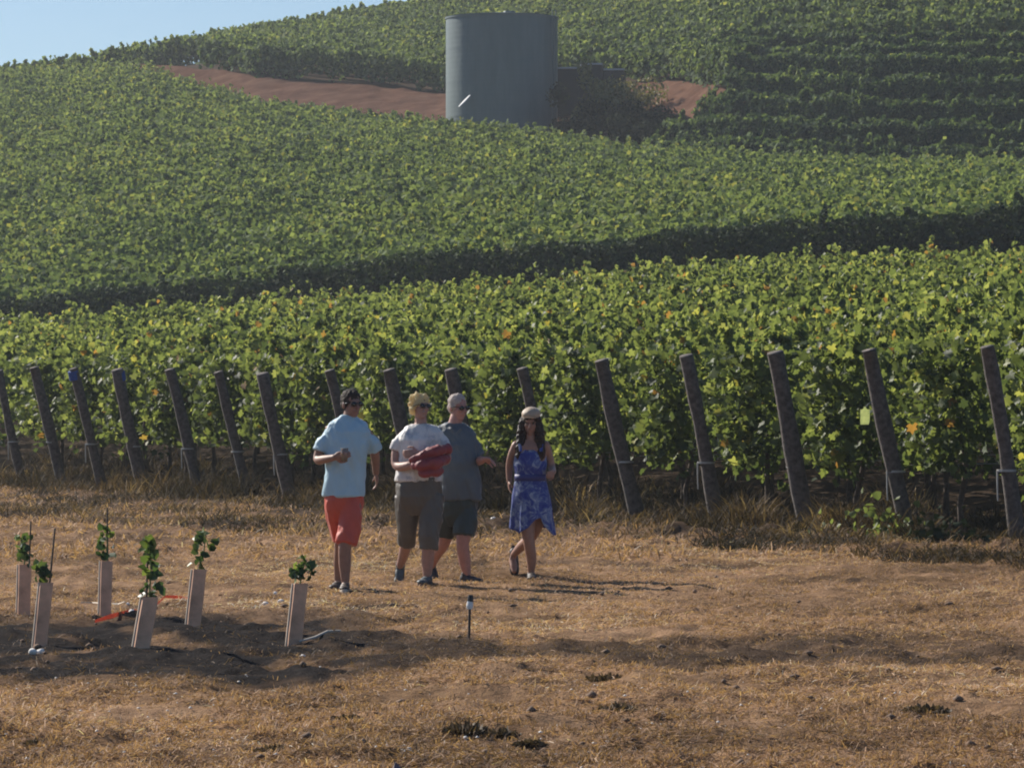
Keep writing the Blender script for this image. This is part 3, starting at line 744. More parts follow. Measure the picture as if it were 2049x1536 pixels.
for p, rx, h, lab in [((930, 1480), .10, .09, 'biggest dark weed clump at the bottom centre, holding a white stone'), ((1000, 1474), .09, .06, 'dark weed clump right of the biggest one at the bottom'),
                      ((1235, 1438), .11, .08, 'dark bristly weed clump in the lower middle of the field'), ((1330, 1436), .10, .05, 'flat dark weed patch right of the bristly clump'),
                      ((90, 1478), .10, .05, 'dark flat weed clump at the lower left'), ((560, 1500), .12, .05, 'dark weed clump at the bottom left of centre'),
                      ((1060, 1490), .08, .04, 'small dark weed clump at the bottom, right of centre'), ((1850, 1440), .13, .06, 'dark weed clump at the lower right'),
                      ((690, 1440), .10, .045, 'dark weed clump left of the dark pointed stub'), ((1215, 1362), .13, .07, 'dark weed clump on the edge of the painted shadow band')]:
    weedclump(p, rx, h, lab)
# green weeds at the post feet
def greenweed(p, h, n, lab, D=None, mat=None):
    D = D or 13580/(p[1]-HZ); x, y = U(p[0])*D, D
    e = empty('green_weed', (x, y, gz(x, y)), lab, 'weed', None)
    P = rng.normal(size=(n, 3))*np.array([h*.7, h*.4, h*.5]); P[:, 2] = np.abs(P[:, 2])+.01
    link('foliage', leafcloud('foliage', P, rng.normal(size=(n, 3)), .05+.05*rng.random(n), .3+.3*rng.random(n), True), mat or M_leaf, e)
    bm = bmesh.new(); tubepath(bm, [(0, 0, -.02), (.01, 0, h*.5), (-.01, 0, h)], [.01, .008, .004], 6); bm_obj('stem', bm, M_bark, e)
greenweed((1770, 1040), .4, 80, 'green vine shoot hanging low left of the second post from the right', D=44.5)
greenweed((1900, 1098), .3, 130, 'dark green weed at the ground between the two rightmost posts', D=42.6, mat=M_leafbush)
0 and greenweed((700, 1028), .22, 100, 'low dark weed behind the man in orange shorts', mat=M_leafbush)
0 and greenweed((230, 1008), .18, 70, 'dark weed mound at the left, below the post with the faded blue top', mat=M_leafbush)
0 and greenweed((830, 1262), .06, 70, 'small green weeds at the right end of the painted shadow band', mat=M_leafbush)

# ------------------------------------------------------------------ grow tubes with young vines
def growtube(base, top, lab, rod=None, leaf_h=.3, nleaf=26, lean_leaf=0, seed=0, wpx=27):
    D = 13580/(base[1]-HZ); s = D/F
    b = Vector((U(base[0])*D, D, 0)); b.z = gz(b.x, b.y)-.02
    e = empty('young_vine', b, lab, 'young vine', 'young vines in grow tubes')
    t = Vector(((top[0]-base[0])*s, random.uniform(-.02, .04), (base[1]-top[1])*s+.02))
    w = wpx*s/2
    # open topped square-ish carton sleeve with thickness
    bm = bmesh.new(); pts = [(-1, -.85), (-.9, -1), (.9, -1), (1, -.85), (1, .85), (.9, 1), (-.9, 1), (-1, .85)]
    ca, sa = math.cos(R(18)), math.sin(R(18))
    def ring(c, k): return [bm.verts.new(c+Vector(((x*ca-y*sa)*w*k, (x*sa+y*ca)*w*k*.85, 0))) for x, y in pts]
    ro = [ring(t*f, 1+.02*math.sin(f*7+seed)) for f in (0, .25, .5, .75, 1)]; ri = [ring(t*f, .93) for f in (1, .02)]
    allr = ro+ri
    for a, c in zip(allr[:-1], allr[1:]):
        for k in range(8): bm.faces.new((a[k], a[(k+1) % 8], c[(k+1) % 8], c[k]))
    bm.faces.new(allr[-1])
    bm_obj('grow_tube', bm, M_carton, e)
    bm = bmesh.new(); o = Vector((-w*1.0, -w*.28, 0)); tubepath(bm, [o, t*.5+o, t+o], [.008, .008, .008], 6); bm_obj('tube_edge_strip', bm, M_cartonl, e)  # pale strip down the left edge of the tube
    # shoot
    n = int(nleaf*1.05); f = rng.random(n); c0 = np.array(t)
    stemtop = np.array([t.x+lean_leaf, t.y, t.z+leaf_h])
    bm = bmesh.new(); tubepath(bm, [tuple(c0*.3), tuple(c0), tuple((c0+stemtop)/2+np.array([.01, 0, 0])), tuple(stemtop)], [.007, .006, .005, .003], 6); bm_obj('stem', bm, M_leafyoung_stem, e)
    P = c0+(stemtop-c0)*f[:, None]+rng.normal(size=(n, 3))*np.array([.045, .04, .02])*(1.1-f[:, None]*.6); P[:, 2] += .02
    link('foliage', leafcloud('foliage', P, rng.normal(size=(n, 3))+np.array([0, -.4, .5]), .034+.034*rng.random(n), .2+.5*f+.25*rng.normal(size=n), True), M_leafyoung, e)
    if rod:
        d = Vector(((rod[0]-base[0])*s, .06, (base[1]-rod[1])*s)); bm = bmesh.new(); tubepath(bm, [(w*.5, w*1.3, 0), d], [.008, .006], 6); bm_obj('training_stake', bm, M_rod, e)
M_leafyoung_stem = simple('green_stem', (.12, .17, .05), .6, .1, 20, 0)
growtube((46, 1234), (48, 1134), 'young vine in the leftmost tube, tall shoot with dark leaves', rod=(60, 1042), leaf_h=.22, nleaf=30, seed=1, wpx=25)
growtube((78, 1294), (91, 1164), 'young vine in a tube second from the left, pale leaves and a tall thin stake', rod=(108, 1050), leaf_h=.10, nleaf=22, seed=2, wpx=26, lean_leaf=-.03)
growtube((209, 1240), (211, 1132), 'young vine in a tube third from the left, set farther back than its neighbours', rod=(213, 1020), leaf_h=.24, nleaf=24, seed=3, wpx=23)
growtube((280, 1308), (298, 1205), 'young vine in the tube nearest the camera, leaning right with drooping leaves', rod=(295, 1080), leaf_h=.34, nleaf=46, seed=4, wpx=32)
growtube((385, 1260), (398, 1148), 'young vine in a leaning tube right of the orange tape', rod=None, leaf_h=.25, nleaf=26, seed=5, wpx=27, lean_leaf=.05)
growtube((586, 1283), (600, 1158), 'young vine in the rightmost tube, left of the man in orange shorts', rod=None, leaf_h=.15, nleaf=38, seed=6, wpx=28, lean_leaf=.02)
# orange tape
def tape():
    pts = [(190, 1254), (225, 1246), (262, 1235), (300, 1222), (330, 1211), (352, 1207), (382, 1197)]
    q = []
    for i, (x, y) in enumerate(pts):
        D = 13580/(y-HZ); q.append(Vector((U(x)*D, D, gz(U(x)*D, D)+.035+.012*math.sin(i*2.1))))
    bm = bmesh.new(); vs = []
    for i, v in enumerate(q):
        w = .006+.004*math.sin(i*1.7); a = .5+.6*math.sin(i*1.3)
        o = Vector((0, math.cos(a)*w, math.sin(a)*w+.008)); vs.append((bm.verts.new(v-q[0]-o), bm.verts.new(v-q[0]+o)))
    for a, b in zip(vs[:-1], vs[1:]): bm.faces.new((a[0], b[0], b[1], a[1]))
    bmesh.ops.solidify(bm, geom=bm.faces[:], thickness=.003)
    tag(bm_obj('marking_tape', bm, M_orange, None, q[0]), 'strip of orange marking tape lying between the young vines', 'tape')
tape()
# irrigation riser
def riser():
    D = 13580/(1290-HZ); b = Vector((U(938)*D, D, gz(U(938)*D, D)-.02)); s = D/F
    e = empty('irrigation_riser', b, 'short irrigation riser with a black cap and white collar in the middle of the field', 'irrigation riser')
    bm = bmesh.new(); tubepath(bm, [(0, 0, 0), (.004, 0, .12), (.006, 0, 70*s)], [.009, .009, .009], 8); bm_obj('stem', bm, M_rod, e)
    bm = bmesh.new(); tubepath(bm, [(.006, 0, 68*s), (.006, 0, 74*s), (.01, 0, 83*s)], [.018, .023, .020], 12); bm_obj('collar', bm, M_white, e)
    bm = bmesh.new(); tubepath(bm, [(.01, 0, 83.2*s), (.012, 0, 90*s), (.012, 0, 96*s)], [.021, .019, .015], 12); bm_obj('cap', bm, M_black, e)
riser()
# pointed stub at the bottom edge
D = 17.3; bm = bmesh.new(); tubepath(bm, [(0, 0, -.02), (0, 0, .03), (-.006, 0, .075), (-.012, 0, .10)], [(.045, .02), (.034, .018), (.018, .012), (.003, .003)], 8)
tag(bm_obj('pointed_stub', bm, simple('slate_grey', (.10, .09, .12), .7, .2, 30, .3), None, (U(797)*D, D, gz(U(797)*D, D)+.01)), 'dark pointed stub sticking out of the straw at the bottom edge', 'stub')
# card on the third post from the right, white marker on the slope
def card():
    b, t = POSTS[1]; s = 44./F
    c = px(1731, 832, 43.6)
    e = empty('pale_card', c, 'pale yellow card hanging beside the second end post from the right', 'card')
    bm = bmesh.new(); w = 9.5*s; h = 17*s
    out = [(-w, -h), (w*.75, -h), (w, -h*.55), (w, h*.75), (w*.35, h*.8), (.15*w, h*1.1), (-.25*w, h*1.08), (-w*.4, h*.8), (-w, h*.75)]
    vs = [bm.verts.new((x, .01*math.sin(x*30), z)) for x, z in out]; f = bm.faces.new(vs)
    r = bmesh.ops.extrude_face_region(bm, geom=[f]); bmesh.ops.translate(bm, verts=[v for v in r['geom'] if isinstance(v, bmesh.types.BMVert)], vec=(0, .004, 0))
    bmesh.ops.recalc_face_normals(bm, faces=bm.faces[:])
    bm_obj('card_sheet', bm, leafcard, e)
    bm = bmesh.new(); tubepath(bm, [(0, 0, h*1.0), (.05, .05, h*1.5), (.10, .15, h*1.7)], [.003]*3, 5); bm_obj('hanging_string', bm, M_wire, e)
def cardmat():
    m, t, b = newmat('card_paper'); b.inputs['Base Color'].default_value = (.80, .84, .45, 1); b.inputs['Roughness'].default_value = .6
    tc = N(t, 'ShaderNodeTexCoord'); n = noisetex(t, 30, 3, .6, tc.outputs['Object']); r = ramp(t, n.outputs['Fac'], [(.3, (.62, .68, .38)), (.7, (.85, .88, .5))]); t.links.new(r.outputs[0], b.inputs['Base Color'])
    tr = N(t, 'ShaderNodeBsdfTranslucent'); t.links.new(r.outputs[0], tr.inputs[0]); ms = N(t, 'ShaderNodeMixShader'); ms.inputs[0].default_value = .6
    t.links.new(b.outputs[0], ms.inputs[1]); t.links.new(tr.outputs[0], ms.inputs[2]); t.links.new(ms.outputs[0], t.nodes['Material Output'].inputs['Surface'])
    return m
leafcard = cardmat(); card()
D = 128.; b = Vector((U(133)*D, D, float(zbase(U(133)*D, D)[0]))); bm = bmesh.new()
tubepath(bm, [(0, 0, -.1), (0, 0, 1.5), (.01, 0, EYE+(HZ-588)/F*D-b.z)], [.05, .05, .045], 8)
tag(bm_obj('white_marker_post', bm, M_white, None, b), 'thin white marker post standing among vines before the dark row at the left', 'post')

# ------------------------------------------------------------------ people
def ell(bm, c, r, rot=None, n=16):
    M = Matrix.Translation(Vector(c))
    if rot is not None: M = M @ rot.to_4x4()
    bmesh.ops.create_uvsphere(bm, u_segments=n, v_segments=max(8, n*3//4), radius=1, matrix=M @ Matrix.Diagonal((r[0], r[1], r[2], 1)))
def limb(bm, pts, radii, n=14):
    # smooth path through joints (Catmull-Rom)
    pts = [Vector(p) for p in pts]
    P = [pts[0]*2-pts[1]]+pts+[pts[-1]*2-pts[-2]]; out = []; rr = []
    for i in range(1, len(P)-2):
        for k in range(5):
            t = k/5; a, b, c, d = P[i-1], P[i], P[i+1], P[i+2]
            out.append(.5*((2*b)+(c-a)*t+(2*a-5*b+4*c-d)*t*t+(3*b-a-3*c+d)*t**3)); rr.append(radii[i-1]*(1-t)+radii[i]*t)
    out.append(pts[-1]); rr.append(radii[-1])
    tubepath(bm, out, rr, n)
    ell(bm, out[0], (rr[0],)*3, n=10); ell(bm, out[-1], (rr[-1],)*3, n=10)
def ringloft(bm, rings, n=24, power=2.4):
    """rings: (cx, cy, z, rx, ry)"""
    R_ = []
    for cx, cy, z, rx, ry in rings:
        ring = []
        for k in range(n):
            a = 2*math.pi*k/n; c, s = math.cos(a), math.sin(a)
            ring.append(bm.verts.new((cx+rx*math.copysign(abs(c)**(2/power), c), cy+ry*math.copysign(abs(s)**(2/power), s), z)))
        R_.append(ring)
    for a, b in zip(R_[:-1], R_[1:]):
        for k in range(n): bm.faces.new((a[k], a[(k+1) % n], b[(k+1) % n], b[k]))
    bm.faces.new(R_[0][::-1]); bm.faces.new(R_[-1])
def fuse(name, bm, mat, parent, voxel=.006, smooth=4, folds=0, fscale=(14, 14, 5)):
    """union all shells into ONE continuous surface"""
    bmesh.ops.recalc_face_normals(bm, faces=bm.faces[:])
    me = bpy.data.meshes.new('tmp'); bm.to_mesh(me); bm.free()
    o = bpy.data.objects.new('tmp', me); col.objects.link(o)
    m = o.modifiers.new('r', 'REMESH'); m.mode = 'VOXEL'; m.voxel_size = voxel; m.adaptivity = 0; m.use_smooth_shade = True
    if smooth:
        m2 = o.modifiers.new('s', 'SMOOTH'); m2.iterations = smooth; m2.factor = .5
    dg = bpy.context.evaluated_depsgraph_get(); dg.update()
    out = bpy.data.meshes.new_from_object(o.evaluated_get(dg)); out.name = name
    bpy.data.objects.remove(o); bpy.data.meshes.remove(me)
    n = len(out.vertices); co = np.empty(n*3, np.float32); out.vertices.foreach_get('co', co); co = co.reshape(-1, 3)
    if folds:
        nr = np.empty(n*3, np.float32); out.vertices.foreach_get('normal', nr); nr = nr.reshape(-1, 3)
        sd = random.random()*30
        a = fbm(co[:, 0]*fscale[0]+co[:, 2]*3+sd, co[:, 2]*fscale[2]+co[:, 1]*9, 3)-.44
        b = np.abs(fbm(co[:, 0]*7+co[:, 1]*6+sd*2, co[:, 2]*8-co[:, 0]*5, 2)-.38)
        co = co+nr*((a*1.6-b+.30)*folds)[:, None]
        out.vertices.foreach_set('co', co.astype(np.float32).ravel())
    out.polygons.foreach_set('use_smooth', np.ones(len(out.polygons), dtype=bool))
    out.materials.clear(); out.update()
    return link(name, out, mat, parent)
def skinmat(name, c):
    m = simple(name, c, .55, .12, 25, .1, 150)
    b = m.node_tree.nodes['Principled BSDF']
    b.inputs['Subsurface Weight'].default_value = .08; b.inputs['Subsurface Radius'].default_value = (.01, .004, .002)
    return m
def hrot(yaw, tilt, roll=0): return (Matrix.Rotation(R(yaw), 3, 'Z') @ Matrix.Rotation(R(roll), 3, 'Y') @ Matrix.Rotation(R(tilt), 3, 'X'))
def head(bm, c, Q, k=1.0):
    c = Vector(c); h = lambda x, y, z: c+Q @ (Vector((x, y, z))*k)
    e = lambda p, r: ell(bm, h(*p), tuple(v*k for v in r), Q)
    e((0, .015, .035), (.072, .090, .078)); e((0, -.018, -.040), (.057, .066, .072)); e((0, -.052, -.092), (.026, .024, .021))
    e((0, -.072, .022), (.046, .016, .012)); e((0, -.082, -.062), (.024, .012, .009)); e((.034, -.060, -.025), (.022, .02, .02)); e((-.034, -.060, -.025), (.022, .02, .02))
    tubepath(bm, [h(0, -.078, .012), h(0, -.098, -.012), h(0, -.112, -.032), h(0, -.085, -.042)], [.008*k, .010*k, .014*k, .009*k], 8)
    for s in (-1, 1): e((s*.074, .008, -.012), (.011, .020, .031))
def hand(bm, wrist, d, pn, curl=.8, k=1.0, spread=1):
    """palm + five separate fingers; d = direction along the hand, pn = palm facing normal"""
    wrist = Vector(wrist); d = Vector(d).normalized(); pn = Vector(pn); pn = (pn-d*pn.dot(d)).normalized(); s = d.cross(pn)*spread
    c = wrist+d*.045*k
    rot = Matrix((s, d, pn)).transposed()
    ell(bm, c, (.040*k, .050*k, .017*k), rot); ell(bm, wrist+d*.005, (.026*k, .03*k, .02*k), rot)
    Ls = [.072, .080, .074, .060]
    for i in range(4):
        p = wrist+d*.082*k+s*(.029-.0195*i)*k
        a = 0; q = [p-d*.02*k]; cur = p; dirv = d.copy()
        q.append(cur.copy())
        for j, f in enumerate((.45, .32, .23)):
            a += curl*(.55+.12*i*.3) if j else curl*.55
            dirv = d*math.cos(a)+pn*math.sin(a); cur = cur+dirv*Ls[i]*f*k; q.append(cur.copy())
        tubepath(bm, q, [.0095*k, .0092*k, .0088*k, .008*k, .0065*k], 8); ell(bm, q[-1], (.0066*k,)*3, n=8)
    # thumb from the side of the palm near its base
    t0 = wrist+d*.022*k+s*.030*k; t1 = t0+(s*.75+d*.55+pn*.25)*.034*k; t2 = t1+(d*.85+pn*(.35+.3*curl)+s*.15)*.030*k; t3 = t2+(d*.8+pn*(.4+.3*curl)-s*.15)*.024*k
    tubepath(bm, [t0-s*.012, t0, t1, t2, t3], [.013*k, .0135*k, .011*k, .0098*k, .0075*k], 8); ell(bm, t3, (.0076*k,)*3, n=8)
    return c
def foot(bm, ankle, d, L=.24, pitch=0):
    """bare foot in the skin mesh"""
    a = Vector(ankle); d = Vector(d).normalized()
    h = a-d*.045+Vector((0, 0, -.05)); t = a+d*(L-.09)+Vector((0, 0, -.07+pitch))
    tubepath(bm, [h, a+Vector((0, 0, -.045)), (a+t)/2+Vector((0, 0, -.012)), t], [.030, .036, (.036, .026), (.038, .014)], 10)
def shoe(name, ankle, d, mat, parent, solemat=None, L=.27, toe=Vector((0, 0, -1)), low=False):
    """closed shoe: d toe direction, sole normal = toe-plane down vector"""
    a = Vector(ankle); d = Vector(d).normalized(); dn = Vector(toe); dn = (dn-d*dn.dot(d)).normalized(); s = d.cross(dn)
    rot = Matrix((s, d, -dn)).transposed()
    bm = bmesh.new(); P = lambda x, y, z: a+s*x+d*y-dn*z
    ell(bm, P(0, -.03, -.050), (.038, .045, .040), rot); ell(bm, P(0, .045, -.058), (.041, .08, .032), rot); ell(bm, P(0, .125, -.068), (.045, .065, .024), rot)
    if not low: tubepath(bm, [P(0, -.012, -.05), P(0, -.012, .0)], [.044, .040], 14)
    o = fuse(name, bm, mat, parent, .007, 3)
    bm = bmesh.new(); ring = []
    for k in range(20):
        t = 2*math.pi*k/20; y = .045+.150*math.sin(t); x = (.043+.006*math.sin(t))*math.cos(t)
        ring.append((x, y))
    v0 = [bm.verts.new(P(x, y, -.098)) for x, y in ring]; v1 = [bm.verts.new(P(x, y, -.072)) for x, y in ring]
    for k in range(20): bm.faces.new((v0[k], v0[(k+1) % 20], v1[(k+1) % 20], v1[k]))
    bm.faces.new(v0[::-1]); bm.faces.new(v1); bmesh.ops.recalc_face_normals(bm, faces=bm.faces[:])
    bm_obj('sole', bm, solemat or mat, o)
    return o
def eyes(c, Q, parent, k=1):
    for s in (-1, 1):
        bm = bmesh.new(); ell(bm, Vector(c)+Q @ (Vector((s*.030, -.080, 0))*k), (.011*k, .008*k, .007*k), Q, 10); bm_obj('eye', bm, M_eye, parent, smooth=True)
def glasses(c, Q, parent, k=1):
    bm = bmesh.new(); c = Vector(c); h = lambda x, y, z: c+Q @ (Vector((x, y, z))*k)
    for s in (-1, 1):
        ell(bm, h(s*.033, -.094, -.002), (.029*k, .008*k, .021*k), Q, 14)
        tubepath(bm, [h(s*.060, -.088, .006), h(s*.080, -.05, .006), h(s*.082, .01, 0)], [.004, .0035, .003], 6)
    tubepath(bm, [h(-.012, -.098, .004), h(0, -.101, .006), h(.012, -.098, .004)], [.004]*3, 6)
    return bm_obj('sunglasses', bm, M_lens, parent, smooth=True)
def haircap(c, Q, parent, mat, k=1, vol=1.0, rough=.012, front=.0, low=0, name='hair', extra=None):
    bm = bmesh.new(); c = Vector(c); h = lambda x, y, z: c+Q @ (Vector((x, y, z))*k)
    ell(bm, h(0, .024+front, .046), tuple(v*k*vol for v in (.079, .092, .078)), Q, 24)
    ell(bm, h(0, .050, -.005), tuple(v*k*vol for v in (.070, .060, .068)), Q, 20)
    for s in (-1, 1): ell(bm, h(s*.058, .012, .012), tuple(v*k*vol for v in (.022, .045, .042)), Q, 12)
    if extra: extra(bm, h, k)
    return fuse(name, bm, mat, parent, .006, 1, rough, (60, 60, 40))
M_eye = simple('eye_dark', (.04, .03, .025), .2, 0, 10, 0)
M_lens = simple('dark_lens', (.012, .012, .014), .12, 0, 10, 0)
class Fig:
    def __init__(s, footpx, D, label):
        s.D = D; s.s = D/F; s.fp = footpx; x = U(footpx[0])*D
        s.e = empty('person', (x, D, gz(x, D)-.005), label, 'person')
    def __call__(s, x, y, d=0.): return Vector(((x-s.fp[0])*s.s, d, (s.fp[1]-y)*s.s))

def person1():   # man in light blue t-shirt and orange-red shorts, holding a glass
    p = Fig((688, 1180), 34.1, 'man in light blue t-shirt and orange red shorts walking with a glass, leftmost walker')
    skin = skinmat('tanned_skin_a', (.29, .155, .11)); bm = bmesh.new(); Q = hrot(32, 0); hc = p(704, 806, -.01)
    head(bm, hc, Q); limb(bm, [hc+Vector((-.005, .02, -.05)), p(698, 838, .01), p(694, 858, .02)], [.056, .058, .07])
    ringloft(bm, [(0+.012, .01, p(0, 985).z, .145, .10), (.01, .01, p(0, 930).z, .14, .10), (.008, .01, p(0, 880).z, .165, .11), (.012, .015, p(0, 852).z, .17, .09), (.02, .02, p(0, 838).z, .08, .06)])
    # arm holding the glass (viewer's left)
    wr = p(672, 912, -.24)
    limb(bm, [p(663, 868, .01), p(647, 886, .0), p(636, 916, -.01), p(652, 916, -.14), wr], [.044, .046, .040, .036, .027]); hand(bm, wr, (.85, -.35, .25), (.35, -.0, -1) if False else (.25, .9, .1), .95, spread=-1)
    # other arm swinging back
    w2 = p(751, 945, .18)
    limb(bm, [p(733, 863, .01), p(744, 885, .035), p(750, 912, .10), w2], [.044, .045, .040, .028]); hand(bm, w2, (.1, .25, -1), (-1, 0, 0), .6)
    # legs
    limb(bm, [p(672, 995, .02), p(676, 1040, .06), p(681, 1082, .10), p(677, 1125, .22), p(674, 1160, .26)], [.085, .074, .056, .050, .034])
    limb(bm, [p(706, 995, .0), p(702, 1040, -.08), p(692, 1085, -.12), p(691, 1125, -.10), p(692, 1158, -.10)], [.085, .074, .056, .054, .036])
    foot(bm, p(674, 1160, .26), (-.25, -.9, 0), .23); foot(bm, p(692, 1158, -.10), (-.05, -1, 0), .23)
    fuse('body', bm, skin, p.e, .006, 2)
    # shirt
    sh = simple('light_blue_cotton', (.37, .56, .66), .9, .06, 6, .3, 300); bm = bmesh.new()
    ringloft(bm, [(p(687, 0).x, .01, p(0, 990).z, .172, .135), (p(688, 0).x, .01, p(0, 960).z, .166, .13), (p(690, 0).x, .01, p(0, 925).z, .168, .128), (p(694, 0).x, .01, p(0, 885).z, .188, .128), (p(695, 0).x, .01, p(0, 862).z, .198, .115), (p(695, 0).x, .015, p(0, 846).z, .165, .09), (p(696, 0).x, .018, p(0, 836).z, .095, .07), (p(697, 0).x, .018, p(0, 830).z, .066, .062)], 32, 2.3)
    tubepath(bm, [p(672, 866, .01), p(659, 871, .01), p(649, 883, .0), p(642, 901, -.005)], [.048, .056, .062, .066], 18); tubepath(bm, [p(720, 866, .01), p(733, 871, .015), p(742, 883, .035), p(748, 898, .07)], [.048, .056, .061, .064], 18)
    fuse('shirt', bm, sh, p.e, .007, 2, .026)
    bm = bmesh.new(); st = simple('orange_red_cotton', (.54, .08, .045), .85, .08, 8, .25, 250)
    ringloft(bm, [(p(689, 0).x, .01, p(0, 1040).z, .10, .08), (p(688, 0).x, .01, p(0, 1018).z, .148, .112), (p(688, 0).x, .01, p(0, 1000).z, .157, .122), (p(688, 0).x, .01, p(0, 980).z, .152, .12)], 28)
    tubepath(bm, [p(673, 990, .02), p(675, 1035, .05), p(682, 1078, .10)], [(.098, .10), .092, .084], 20); tubepath(bm, [p(703, 990, .0), p(702, 1035, -.06), p(694, 1085, -.11)], [(.098, .10), .094, .088], 20)
    fuse('shorts', bm, st, p.e, .007, 2, .026)
    haircap(hc, Q, p.e, simple('dark_brown_hair', (.035, .025, .02), .7, .3, 60, .5, 200), vol=1.02, rough=.014)
    glasses(hc, Q, p.e)
    dk = simple('brown_leather', (.06, .04, .03), .6, .2, 20, .2)
    shoe('shoe', p(675, 1157, .26), (-.25, -.9, 0), dk, p.e, low=True); shoe('shoe', p(692, 1156, -.10), (-.02, -1, .0), dk, p.e, M_cartonl, low=True)
    # glass, held
    c = p.e.location+wr+Vector((.085, -.055, .02)); bm = bmesh.new()
    tubepath(bm, [(0, 0, -.055), (0, 0, .055), (0, 0, .060), (0, 0, .055), (0, 0, -.045)], [.026, .034, .034, .031, .023], 20)
    g = empty('drinking_glass', c, 'small glass of amber drink held by the man in the blue t-shirt', 'glass')
    gm, t, b = newmat('clear_glass'); b.inputs['Transmission Weight'].default_value = .9; b.inputs['Roughness'].default_value = .05; b.inputs['Base Color'].default_value = (.9, .88, .8, 1)
    bm_obj('tumbler', bm, gm, g, smooth=True)
    bm = bmesh.new(); tubepath(bm, [(0, 0, -.044), (0, 0, .02)], [.0225, .0285], 20); bm_obj('drink', bm, simple('amber_drink', (.35, .12, .03), .2, .05, 10, 0), g)
person1()

def person2():   # woman in pale top with crossed arms holding a red jacket
    p = Fig((848, 1168), 35.2, 'blonde woman in pale t-shirt and dark capris, arms folded over a red jacket')
    skin = skinmat('fair_skin_b', (.36, .20, .155)); bm = bmesh.new(); Q = hrot(33, -8, 4); hc = p(841, 812, 0)
    head(bm, hc, Q, .95); limb(bm, [hc+Vector((0, .02, -.05)), p(842, 842, .01), p(842, 862, .02)], [.050, .052, .07])
    ringloft(bm, [(p(838, 0).x, .01, p(0, 960).z, .15, .11), (p(838, 0).x, .01, p(0, 915).z, .14, .11), (p(840, 0).x, .01, p(0, 880).z, .16, .11), (p(842, 0).x, .015, p(0, 858).z, .15, .09), (p(842, 0).x, .02, p(0, 846).z, .08, .06)])
    w1 = p(850, 920, -.24); limb(bm, [p(806, 870, .01), p(795, 893, .0), p(794, 928, -.05), p(820, 928, -.2), w1], [.042, .045, .041, .038, .027]); hand(bm, w1, (.95, -.15, .1), (.2, .9, -.2), .9)
    w2 = p(838, 904, -.22); limb(bm, [p(877, 870, .01), p(888, 890, .0), p(893, 918, -.06), p(868, 915, -.18), w2], [.042, .045, .041, .036, .027]); hand(bm, w2, (-.95, -.1, -.05), (-.2, .9, 0), .9, spread=-1)
    # legs: rear leg (viewer left) heel up, front leg planted
    limb(bm, [p(815, 985, .02), p(817, 1030, .06), p(814, 1075, .10), p(806, 1110, .30), p(798, 1132, .42)], [.085, .076, .056, .048, .034])
    limb(bm, [p(864, 985, 0), p(862, 1035, -.06), p(858, 1085, -.08), p(856, 1120, -.06), p(855, 1148, -.05)], [.085, .078, .058, .054, .038])
    fuse('body', bm, skin, p.e, .006, 2)
    bm = bmesh.new()
    ringloft(bm, [(p(838, 0).x, .01, p(0, 960).z, .205, .145), (p(838, 0).x, .01, p(0, 935).z, .195, .14), (p(840, 0).x, 0, p(0, 900).z, .185, .142), (p(841, 0).x, .0, p(0, 878).z, .190, .135), (p(842, 0).x, .01, p(0, 864).z, .18, .11), (p(842, 0).x, .015, p(0, 852).z, .135, .085), (p(842, 0).x, .018, p(0, 846).z, .08, .07)], 32, 2.3)
    tubepath(bm, [p(818, 874, .01), p(806, 877, .01), p(798, 886, .0), p(794, 899, -.0)], [.046, .055, .060, .063], 18); tubepath(bm, [p(866, 874, .01), p(878, 877, .01), p(885, 885, .0), p(890, 897, -.0)], [.046, .055, .060, .063], 18)
    sm, t, b = newmat('pale_print_cotton'); tc = N(t, 'ShaderNodeTexCoord'); n = noisetex(t, 14, 4, .7, tc.outputs['Object'])
    r = ramp(t, n.outputs['Fac'], [(.38, (.40, .40, .42)), (.5, (.62, .60, .58)), (.7, (.70, .66, .62))]); t.links.new(r.outputs[0], b.inputs['Base Color']); b.inputs['Roughness'].default_value = .9
    fuse('shirt', bm, sm, p.e, .007, 2, .024)
    bm = bmesh.new(); tr = simple('dark_taupe_cloth', (.10, .088, .072), .9, .12, 10, .25, 250)
    ringloft(bm, [(p(839, 0).x, .01, p(0, 1028).z, .10, .08), (p(838, 0).x, .01, p(0, 1008).z, .165, .125), (p(838, 0).x, .01, p(0, 990).z, .19, .145), (p(838, 0).x, .01, p(0, 972).z, .195, .145), (p(838, 0).x, .01, p(0, 952).z, .185, .135)], 28)
    tubepath(bm, [p(815, 990, .02), p(816, 1030, .05), p(816, 1062, .08), p(811, 1086, .15)], [.108, .098, .080, .072], 20); tubepath(bm, [p(863, 990, 0), p(863, 1035, -.05), p(859, 1070, -.08), p(858, 1095, -.08)], [.108, .098, .084, .078], 20)
    fuse('trousers', bm, tr, p.e, .007, 2, .026)
    def ex(bm, h, k):
        for i in range(26):
            a = random.uniform(-2.2, 2.2); z = random.uniform(-.02, .12); ell(bm, h(.075*math.sin(a), .03+.07*math.cos(a)*.6, z), (.022, .024, .022), None, 8)
    haircap(hc, Q, p.e, hairmat('blonde_hair', (.88, .72, .42)), .95, 1.06, .035, extra=ex)
    glasses(hc, Q, p.e, .95)
    g = simple('grey_trainer', (.07, .09, .10), .7, .2, 20, .2)
    shoe('shoe', p(798, 1132, .42), (-.1, -.45, -.9), g, p.e, M_black, toe=Vector((0, .9, -.45))); shoe('shoe', p(855, 1144, -.05), (-.35, -1, 0), g, p.e, M_rod)
    # red jacket bundled over the arms: hangs over forearms
    bm = bmesh.new(); o = p.e.location
    rjm = simple('red_jacket_cloth', (.24, .035, .042), .85, .2, 14, .3, 200)
